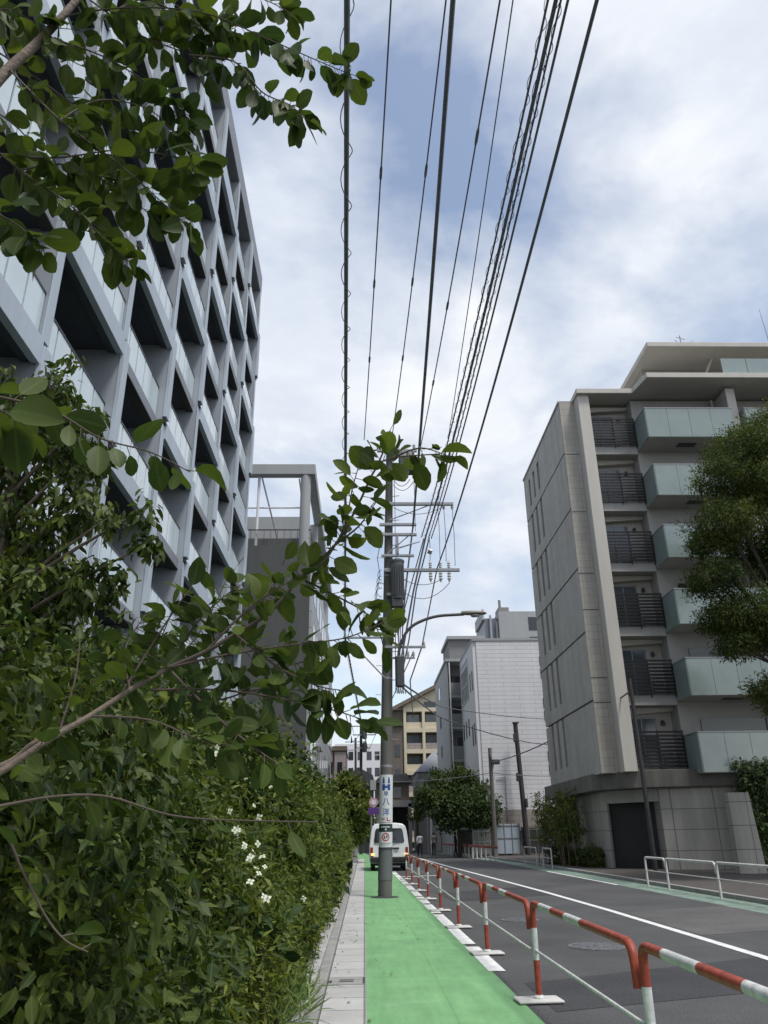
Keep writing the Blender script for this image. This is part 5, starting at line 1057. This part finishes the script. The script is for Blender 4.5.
# dogwood flowers: march a sight line until it meets the planting
def hedge_hit(u, v):
    d = _dir((u - 384) / F_PX, (512 - v) / F_PX); tt = 2.0
    while tt < 60:
        q = Vector((d.x * tt, d.y * tt, CAM_H + d.z * tt)); xs = np.interp(q.z, [a[1] for a in SEC], [a[0] for a in SEC])
        if q.z < 1.3 + 2.8 * float(hscale(q.y)) and q.x < xs + 0.16 + 0.06: return q
        tt += 0.05
    return None
fl0 = None
spots = [(155, 822), (160, 846), (209, 884), (248, 773), (254, 772), (258, 780), (262, 772), (266, 783), (262, 790), (270, 776), (253, 808), (255, 815), (228, 829), (232, 836), (236, 842), (240, 832), (246, 848), (250, 855), (254, 862), (258, 850), (246, 862), (242, 868), (260, 872), (257, 880), (199, 907), (205, 935), (226, 932), (228, 940), (199, 862), (224, 816), (214, 752), (222, 748), (206, 744), (262, 898), (238, 880), (300, 905)]
for k, (u, v) in enumerate(spots):
    for e in range(2 if k > 2 else 1):
        q = hedge_hit(u + (random.uniform(-7, 7) if k > 2 else 0), v + (random.uniform(-7, 7) if k > 2 else 0))
        if q is None or not 5 < q.y < 26: continue
        if fl0 is None:
            b = MB()
            for i in range(4):
                a = i * math.pi / 2; ca, sa = math.cos(a), math.sin(a); pet = [(0.004, 0, 0), (0.022, -0.019, 0.004), (0.042, -0.015, 0.002), (0.052, 0, -0.004), (0.042, 0.015, 0.002), (0.022, 0.019, 0.004)]
                b.add([(x * ca - y_ * sa, x * sa + y_ * ca, z) for x, y_, z in pet], [tuple(range(6))], 0)
            b.lathe((0, 0, 0), [(0.003, 0), (0.008, 0.004), (0.004, 0.010)], 7, 1); fl0 = b.build('flower', ['petal', 'petal_centre'], None); o = fl0
        else: o = fl0.copy(); COL.objects.link(o)
        o.parent = dogwood; o.location = q - ORG[dogwood.name]; o.rotation_euler = (R(random.uniform(-10, 85)), R(random.uniform(-40, 60)), random.uniform(-0.9, 0.9)); sc = random.uniform(0.3, 0.62); o.scale = (sc,) * 3

# ---- small evergreen tree standing close on the left
t = plant('evergreen_tree', (-3.2, 6.0, 0), 'small evergreen tree with glossy drooping leaves against the pale tower, left edge', 'tree')
bl = [(15, 400, 6.0, 38), (55, 395, 5.8, 32), (25, 450, 6.1, 55), (85, 455, 5.8, 30), (20, 520, 6.2, 58), (78, 505, 5.9, 34), (110, 520, 5.7, 18), (40, 590, 6.0, 55), (95, 585, 5.8, 30), (145, 512, 5.6, 16), (150, 545, 5.6, 13), (15, 660, 6.2, 60), (80, 650, 5.9, 38), (130, 655, 5.7, 26), (175, 650, 5.6, 18), (40, 715, 5.9, 50), (110, 705, 5.8, 34), (165, 715, 5.6, 30), (-40, 450, 6.2, 60), (-40, 600, 6.2, 70), (70, 365, 5.8, 14), (95, 415, 5.7, 16)]
blobs = []
for u, v, Y, r in bl:
    q = at(u, v, Y); r *= Y / 770; blobs.append((q.x, q.y, q.z, r, r * 1.3, r * 0.9))
c, d = ellipsoid_clumps(blobs, 1150, 0.25); p, ax, nm = clumps(c, d, 9, 0.10, 1.0, 0.5); leaves('crown', p, ax, nm, 0.095 * (0.6 + 0.7 * rng.random(len(p))), T_OVAL, 'leaf_tree', t)
b = MB(); b.tube([(-3.2, 6.0, 0), (-3.1, 6.0, 1.6), (-3.0, 6.0, 3.0), (-2.95, 6.0, 4.4), (-2.8, 5.9, 5.3)], [0.07, 0.06, 0.05, 0.03, 0.012], 8)
for x, y, z, rx, ry, rz in blobs:
    s = Vector((-3.05, 6.0, max(1.0, z - 0.7))); b.tube([s, s.lerp(Vector((x, y, z)), 0.6) + Vector((0, 0, 0.05)), (x, y, z + rz * .3)], [0.022, 0.014, 0.005], 6)
b.build('trunk', 'bark', t, smooth=True)

# ---- magnolia: big leaves close to the camera
t = plant('magnolia_tree', (-2.3, 1.5, 0), 'near tree with large oval leaves on long branches, across the left foreground', 'tree')
LP = []; LA = []; LN = []; LS = []; br = MB(); tw = MB(); TW = [tw]
def limb(px, r0, r1, mb=None, n=8):
    pts = [at(*p) for p in px]; sm = []
    for i in range(len(pts) - 1):
        p0, p1, p2, p3 = pts[max(i - 1, 0)], pts[i], pts[i + 1], pts[min(i + 2, len(pts) - 1)]
        for k in range(5):
            s = k / 5; sm.append(0.5 * ((2 * p1) + (p2 - p0) * s + (2 * p0 - 5 * p1 + 4 * p2 - p3) * s * s + (3 * p1 - p0 - 3 * p2 + p3) * s ** 3))
    global tw
    if mb is None: tw = MB(); TW.append(tw)
    sm.append(pts[-1]); k = len(sm); (mb or tw).tube(sm, [r0 + (r1 - r0) * i / (k - 1) for i in range(k)], n); return sm
def leafy(sm, n, size=0.10, start=0.25, spread=1.0, droop=0.45):
    k = len(sm)
    for i in range(n):
        s = start + (1 - start) * (i + random.random() * 0.6) / n; f = min(s, 0.999) * (k - 1); j = int(f); q = sm[j].lerp(sm[j + 1], f - j); d = (sm[j + 1] - sm[j]).normalized()
        rv = Vector(rsph(1)[0]); side = (rv - d * rv.dot(d)).normalized(); a = (d * random.uniform(0.15, 0.8) + side * spread + Vector((0, 0, -droop * random.uniform(0.2, 1.5)))).normalized()
        if s > 0.95: a = (d + side * 0.3).normalized()
        pet = random.uniform(0.012, 0.03); e = q + a * pet; tw.tube([q, e], [0.0016, 0.0012], 4, cap=False)
        LP.append(e); LA.append(a + Vector(rsph(1)[0]) * 0.12); nv = Vector((0, 0, 0.8)) + Vector(rsph(1)[0]) * 0.75 - d * 0.15; LN.append(nv); LS.append(size * random.uniform(0.55, 1.15))
# trunk and main limbs
b = MB(); b.tube([(-2.3, 1.5, 0), (-2.25, 1.55, 1.2), (-2.2, 1.6, 2.2), (-2.05, 1.8, 3.4), (-1.95, 2.0, 4.6)], [0.09, 0.08, 0.07, 0.055, 0.035], 12); b.build('trunk', 'bark', t, smooth=True)
up = limb([(-160, 250, 1.9), (-60, 150, 2.1), (0, 78, 2.2), (35, 45, 2.25), (62, 17, 2.3), (120, -50, 2.4), (190, -120, 2.5)], 0.026, 0.010, br, 10)
A = limb([(-190, 850, 1.75), (-80, 812, 2.0), (0, 772, 2.2), (45, 742, 2.25), (90, 716, 2.3), (130, 690, 2.35), (168, 668, 2.4)], 0.0115, 0.007, br, 10); leafy(A, 12, 0.085, 0.3)
A2 = limb([(-120, 800, 2.05), (0, 766, 2.3), (32, 744, 2.33), (60, 730, 2.35), (85, 716, 2.4)], 0.009, 0.005, br, 8); leafy(A2, 7, 0.08, 0.3)
mid = limb([(168, 668, 2.4), (205, 652, 2.4), (235, 634, 2.4), (270, 612, 2.4), (300, 578, 2.4), (335, 545, 2.4), (358, 505, 2.4), (375, 470, 2.4), (392, 458, 2.4), (440, 454, 2.4)], 0.008, 0.0022)
leafy(mid, 26, 0.105, 0.42)
T = [  # twigs of the upper canopy: pixels with distance, leaves, size
 ([(62, 17, 2.3), (120, 8, 2.3), (200, 12, 2.3), (270, 40, 2.3), (330, 66, 2.3), (356, 76, 2.3)], 26, .105), ([(190, 55, 2.35), (235, 62, 2.3), (262, 92, 2.3), (290, 105, 2.3), (306, 120, 2.3)], 15, .10),
 ([(10, 70, 2.2), (60, 120, 2.2), (120, 165, 2.25), (165, 205, 2.3), (186, 225, 2.3)], 18, .11), ([(-40, 120, 2.1), (20, 170, 2.2), (70, 205, 2.2), (110, 245, 2.25), (130, 262, 2.3)], 18, .11),
 ([(-30, 150, 2.2), (50, 158, 2.2), (120, 150, 2.3), (180, 158, 2.3), (195, 170, 2.3)], 17, .11), ([(40, 35, 2.3), (100, 55, 2.3), (150, 85, 2.35), (190, 120, 2.4)], 16, .105),
 ([(-20, 40, 2.4), (40, 80, 2.4), (90, 115, 2.4), (140, 130, 2.4)], 15, .105), ([(-60, 190, 2.0), (0, 215, 2.1), (30, 235, 2.1), (44, 250, 2.1)], 9, .115), ([(90, 0, 2.4), (140, 35, 2.4), (190, 55, 2.4), (215, 75, 2.4)], 15, .10),
 ([(170, -60, 2.45), (230, -15, 2.4), (270, 2, 2.4), (292, 14, 2.4)], 10, .10), ([(120, -50, 2.4), (160, -10, 2.4), (200, 25, 2.4), (225, 40, 2.4)], 13, .105), ([(-30, 0, 2.5), (20, 20, 2.5), (70, 60, 2.5), (110, 75, 2.5)], 14, .105),
 ([(20, 170, 2.2), (70, 165, 2.25), (120, 190, 2.3), (150, 215, 2.3)], 13, .11), ([(-30, 10, 2.2), (10, 10, 2.2), (40, 25, 2.3), (80, 30, 2.3)], 10, .11), ([(120, 8, 2.3), (150, 0, 2.35), (210, 30, 2.4), (235, 28, 2.4)], 10, .10),
 ([(-40, 90, 2.5), (20, 130, 2.5), (60, 190, 2.5), (85, 215, 2.5)], 14, .11),([(60, 120, 2.2), (100, 100, 2.3), (150, 110, 2.35), (180, 140, 2.4)], 13, .105),
 # middle canopy
 ([(168, 668, 2.4), (225, 655, 2.35), (290, 645, 2.3), (345, 638, 2.3), (384, 622, 2.3)], 20, .10), ([(150, 690, 2.4), (220, 690, 2.35), (290, 700, 2.3), (340, 712, 2.3), (368, 722, 2.3)], 20, .10), ([(205, 652, 2.4), (245, 612, 2.4), (275, 590, 2.4), (305, 572, 2.4)], 14, .10),
 ([(168, 668, 2.5), (195, 625, 2.5), (220, 600, 2.5), (240, 585, 2.5)], 14, .10), ([(300, 578, 2.4), (325, 560, 2.35), (345, 525, 2.35), (352, 490, 2.35), (360, 462, 2.35)], 15, .10), ([(335, 545, 2.4), (360, 525, 2.4), (372, 505, 2.4)], 7, .095),
 ([(235, 634, 2.4), (275, 665, 2.35), (315, 685, 2.3), (340, 690, 2.3)], 13, .105), ([(120, 696, 2.35), (155, 640, 2.4), (178, 605, 2.4), (190, 590, 2.4)], 13, .10), ([(168, 668, 2.4), (215, 715, 2.3), (255, 748, 2.2), (285, 768, 2.2)], 14, .105),
 ([(300, 578, 2.4), (340, 598, 2.35), (368, 615, 2.35), (382, 640, 2.35)], 11, .095), ([(375, 470, 2.4), (384, 450, 2.4), (390, 430, 2.4)], 5, .08), ([(392, 458, 2.4), (420, 448, 2.4), (446, 455, 2.4)], 6, .085), ([(90, 716, 2.3), (150, 720, 2.25), (200, 740, 2.2), (235, 745, 2.2)], 10, .10),
 ([(60, 730, 2.35), (75, 680, 2.4), (80, 640, 2.45)], 7, .09), ([(130, 690, 2.35), (125, 650, 2.4), (145, 615, 2.45)], 8, .09),
 ([(205, 652, 2.6), (230, 625, 2.6), (262, 600, 2.65), (285, 560, 2.7)], 13, .10), ([(150, 680, 2.6), (190, 645, 2.65), (212, 610, 2.7), (226, 580, 2.7)], 13, .10), ([(205, 660, 2.5), (250, 670, 2.5), (290, 665, 2.5), (325, 655, 2.5)], 14, .10),
 ([(170, 690, 2.5), (215, 700, 2.5), (255, 690, 2.5), (300, 690, 2.45)], 14, .10), ([(110, 705, 2.5), (140, 670, 2.55), (160, 640, 2.6), (172, 610, 2.6)], 10, .095),
 # near twig at left with large leaves, and lower bare twigs
 ([(-90, 380, 1.7), (0, 397, 1.75), (55, 412, 1.8), (100, 438, 1.85), (150, 452, 1.9), (190, 472, 1.9)], 11, .115), ([(-60, 390, 1.45), (-10, 405, 1.5), (25, 425, 1.55)], 5, .13)]
for px, n, sz in T: leafy(limb(px, 0.0042, 0.0014, None, 6), int(n * (2.7 if px[0][1] < 250 else 1.9)), sz * (1.12 if px[0][1] < 250 else 0.86), 0.08)
h1 = limb([(-120, 830, 1.7), (0, 806, 1.9), (60, 796, 1.95), (110, 797, 2.0), (170, 815, 2.0), (230, 820, 2.0), (318, 822, 2.0)], 0.004, 0.0014); leafy(h1, 5, 0.062, 0.25)
h2 = limb([(-70, 790, 1.6), (0, 830, 1.7), (22, 870, 1.75), (45, 915, 1.8), (65, 940, 1.8), (88, 952, 1.8)], 0.0035, 0.0014); leafy(h2, 6, 0.065, 0.1)
br.build('branch', 'bark', t, smooth=True); [q_.build('twig', 'twig', t, smooth=True) for q_ in TW]
leaves('leaves', np.array([tuple(p) for p in LP]), np.array([tuple(p) for p in LA]), np.array([tuple(p) for p in LN]), np.array(LS), T_BIG, 'leaf_magnolia', t, wvar=0.12)

# ================================================================== trees and bushes further off
def crown_tree(name, base, blobs, n, per, spread, size, tmpl, m, label, cat='tree', droop=0.3, trunk=0.12, lean=(0, 0), bark='bark_dark', shell=0.45, part='crown', group=None, inner=True):
    t = plant(name, base, label, cat, group); c, d = ellipsoid_clumps(blobs, n, shell); p, ax, nm = clumps(c, d, per, spread, droop)
    p[:, 2] = np.maximum(p[:, 2], base[2] + 0.05); leaves(part, p, ax, nm, size * (0.6 + 0.8 * rng.random(len(p))), tmpl, m, t)
    b = MB(); cz = sum(k[2] for k in blobs) / len(blobs); cx = sum(k[0] for k in blobs) / len(blobs); cy = sum(k[1] for k in blobs) / len(blobs)
    B = Vector(base); top = Vector((cx + lean[0], cy + lean[1], cz)); fork = B.lerp(top, 0.55)
    b.tube([B, B.lerp(fork, 0.5) + Vector((trunk * .3, 0, 0)), fork, top], [trunk, trunk * .85, trunk * .7, trunk * .2], 8)
    for x, y, z, rx, ry, rz in blobs:
        e = Vector((x, y, z + rz * .2)); b.tube([fork, fork.lerp(e, .5) + Vector((0, 0, rz * .15)), e], [trunk * .45, trunk * .3, trunk * .08], 6)
        for q in range(3): g = e + Vector(rsph(1)[0]) * min(rx, rz) * .8; b.tube([fork.lerp(e, .6), g], [trunk * .14, trunk * .04], 4)
    b.build('trunk', bark, t, smooth=True); return t
bz = []
for u, v, Y, r in [(768, 432, 26, 34), (738, 452, 25.5, 34), (716, 478, 25, 26), (760, 490, 25.5, 40), (722, 525, 25, 34), (705, 545, 25, 16), (752, 545, 26.5, 30), (712, 580, 25.2, 26), (790, 560, 26, 40), (745, 612, 25.2, 34), (718, 618, 25, 20), (770, 630, 25.5, 34), (735, 645, 25, 18), (800, 470, 26.5, 60), (815, 620, 26, 50), (768, 688, 25.3, 18), (790, 700, 25.5, 24)]:
    q = at(u, v, Y); s = Y / 770 * 1.02; bz.append((q.x, q.y, q.z, r * s, r * s * 1.5, r * s * 0.62))
crown_tree('zelkova_tree', (16.9, 26.5, 0.1), bz, 9200, 15, 0.32, 0.125, T_LANCE, 'leaf_zelkova', 'large fine leaved tree in front of the glass balconies at the right edge', trunk=0.22, lean=(1.0, 0.5), droop=0.1, shell=0.35)
def pxb(L, k=1.0, ry=1.2, rz=0.85):
    o = []
    for u, v, Y, r in L: q = at(u, v, Y); s = Y / 770 * k; o.append((q.x, q.y, q.z, r * s, r * s * ry, r * s * rz))
    return o
q = at(460, 853, 61)
crown_tree('street_tree', (q.x, 61, 0), pxb([(450, 786, 61, 17), (430, 794, 60.5, 12), (472, 792, 61.5, 16), (442, 806, 60, 16), (464, 806, 60, 19), (486, 803, 60.5, 12), (421, 802, 60.5, 8), (458, 773, 61, 9), (478, 818, 60, 14), (438, 775, 61.5, 6), (483, 786, 61.5, 8), (450, 819, 60, 13), (416, 813, 60.5, 6), (490, 816, 60, 8), (468, 776, 61, 6)]), 1500, 10, 0.40, 0.22, T_FAR, 'leaf_far', 'dark bushy street tree before the grey flats, right of the walkers', trunk=0.2, shell=0.3)
q = at(347, 848, 52)
crown_tree('round_tree', (q.x, 52, 0), pxb([(346, 790, 52, 16), (334, 800, 52, 13), (358, 805, 52, 13), (345, 812, 51, 20), (362, 822, 52, 9), (333, 822, 51, 14), (352, 832, 51, 12)]), 1000, 10, 0.34, 0.26, T_FAR, 'leaf_hedge', 'rounded green tree overhanging the far end of the left hedge', trunk=0.14)
q = at(354, 850, 55); t = thing('gate_pillar', (q.x, 55, 0), 'pale square gate pillar in the shade under the rounded tree', 'pillar'); b = MB(); b.box(q.x - 0.25, q.x + 0.25, 54.8, 55.3, 0, 2.3); b.box(q.x - 0.3, q.x + 0.3, 54.75, 55.35, 2.3, 2.42); b.build('shaft', 'lightgrey', t, bevel=0.02)
q = at(345, 850, 56); t = thing('dark_hedge_wall', (q.x - 2, 56, 0), 'dark shaded garden wall behind the rounded tree', 'wall'); b = MB(); b.box(q.x - 3.5, q.x + 0.25, 56, 56.3, 0, 2.6); b.box(q.x - 3.55, q.x + 0.3, 55.95, 56.35, 2.6, 2.72); b.build('wall', 'fencegrey', t)
# bamboo, clipped bushes and ivy by the tiled block
t = plant('bamboo_clump', (9.95, 41, 0.1), 'bamboo planting with thin stems against the slit wall, behind the hoop rails', 'bamboo')
P = []; D = []
for k in range(40):
    x, y = random.uniform(9.35, 10.6), random.uniform(38.6, 45); h = random.uniform(2.4, 3.5); lx, ly = random.uniform(-.5, .35), random.uniform(-.4, .4)
    b = MB(); b.tube([(x, y, 0.1), (x + lx * .3, y + ly * .3, h * .5), (x + lx, y + ly, h)], [0.022, 0.018, 0.006], 6); b.build('stem', 'bark', t, smooth=True)
    for s in np.linspace(0.45, 1.05, 8): P.append((x + lx * s * s + random.uniform(-.25, .2), y + ly * s * s + random.uniform(-.3, .3), h * s + random.uniform(-.15, .15))); D.append((random.uniform(-1, .6), random.uniform(-1, 1), 0.3))
p, ax, nm = clumps(P, D, 22, 0.24, 0.5); p[:, 0] = np.minimum(p[:, 0], 10.72); leaves('leaves', p, ax, nm, 0.18 * (0.6 + 0.7 * rng.random(len(p))), T_LANCE, 'leaf_hedge', t)
for k, (x, y, r, lb) in enumerate([(10.35, 37.9, 0.62, 'rounded clipped bush nearest the shutter'), (10.2, 39.3, 0.5, 'low clipped bush, second from the shutter'), (9.95, 40.6, 0.5, 'low clipped bush under the bamboo, third from the shutter'), (9.8, 42.2, 0.62, 'dark clipped bush at the foot of the bamboo, farthest from the shutter')]):
    t = plant('clipped_bush', (x, y, 0.1), lb, 'bush', 'clipped bushes along the tiled block')
    c, d = ellipsoid_clumps([(x, y, r * .75, r, r * 1.1, r * .8)], 190, 0.6); p, ax, nm = clumps(c, d, 10, 0.12, 0.1); p[:, 2] = np.maximum(p[:, 2], 0.12); p[:, 0] = np.minimum(p[:, 0], 10.72); leaves('leaves', p, ax, nm, 0.11 * (0.6 + 0.7 * rng.random(len(p))), T_FAR, 'leaf_far' if k == 3 else 'leaf_zelkova', t)
    b = MB(); b.tube([(x, y, 0.08), (x, y, r)], [0.05, 0.02], 6); b.build('stem', 'bark_dark', t)
t = plant('ivy', (16.5, 32.5, 0.1), 'dark ivy mass covering the wall behind the wing wall at the right edge', 'ivy')
n = 1300; c = np.stack([15.2 + 5.5 * rng.random(n), 32.35 + 0.8 * rng.random(n), 0.3 + 3.9 * rng.random(n) ** 0.8], 1); d = np.tile([-.2, -1.0, .2], (n, 1)); p, ax, nm = clumps(c, d, 10, 0.25, 0.6); leaves('leaves', p, ax, nm, 0.16 * (0.6 + 0.7 * rng.random(len(p))), T_FAR, 'leaf_far', t)
b = MB()
for k in range(16): x = 15.4 + k * .33; b.tube([(x, 32.9, 0.1), (x + random.uniform(-.3, .3), 32.85, 2), (x + random.uniform(-.5, .5), 32.8, 3.8)], [0.03, 0.02, 0.008], 5)
b.build('stems', 'bark_dark', t)
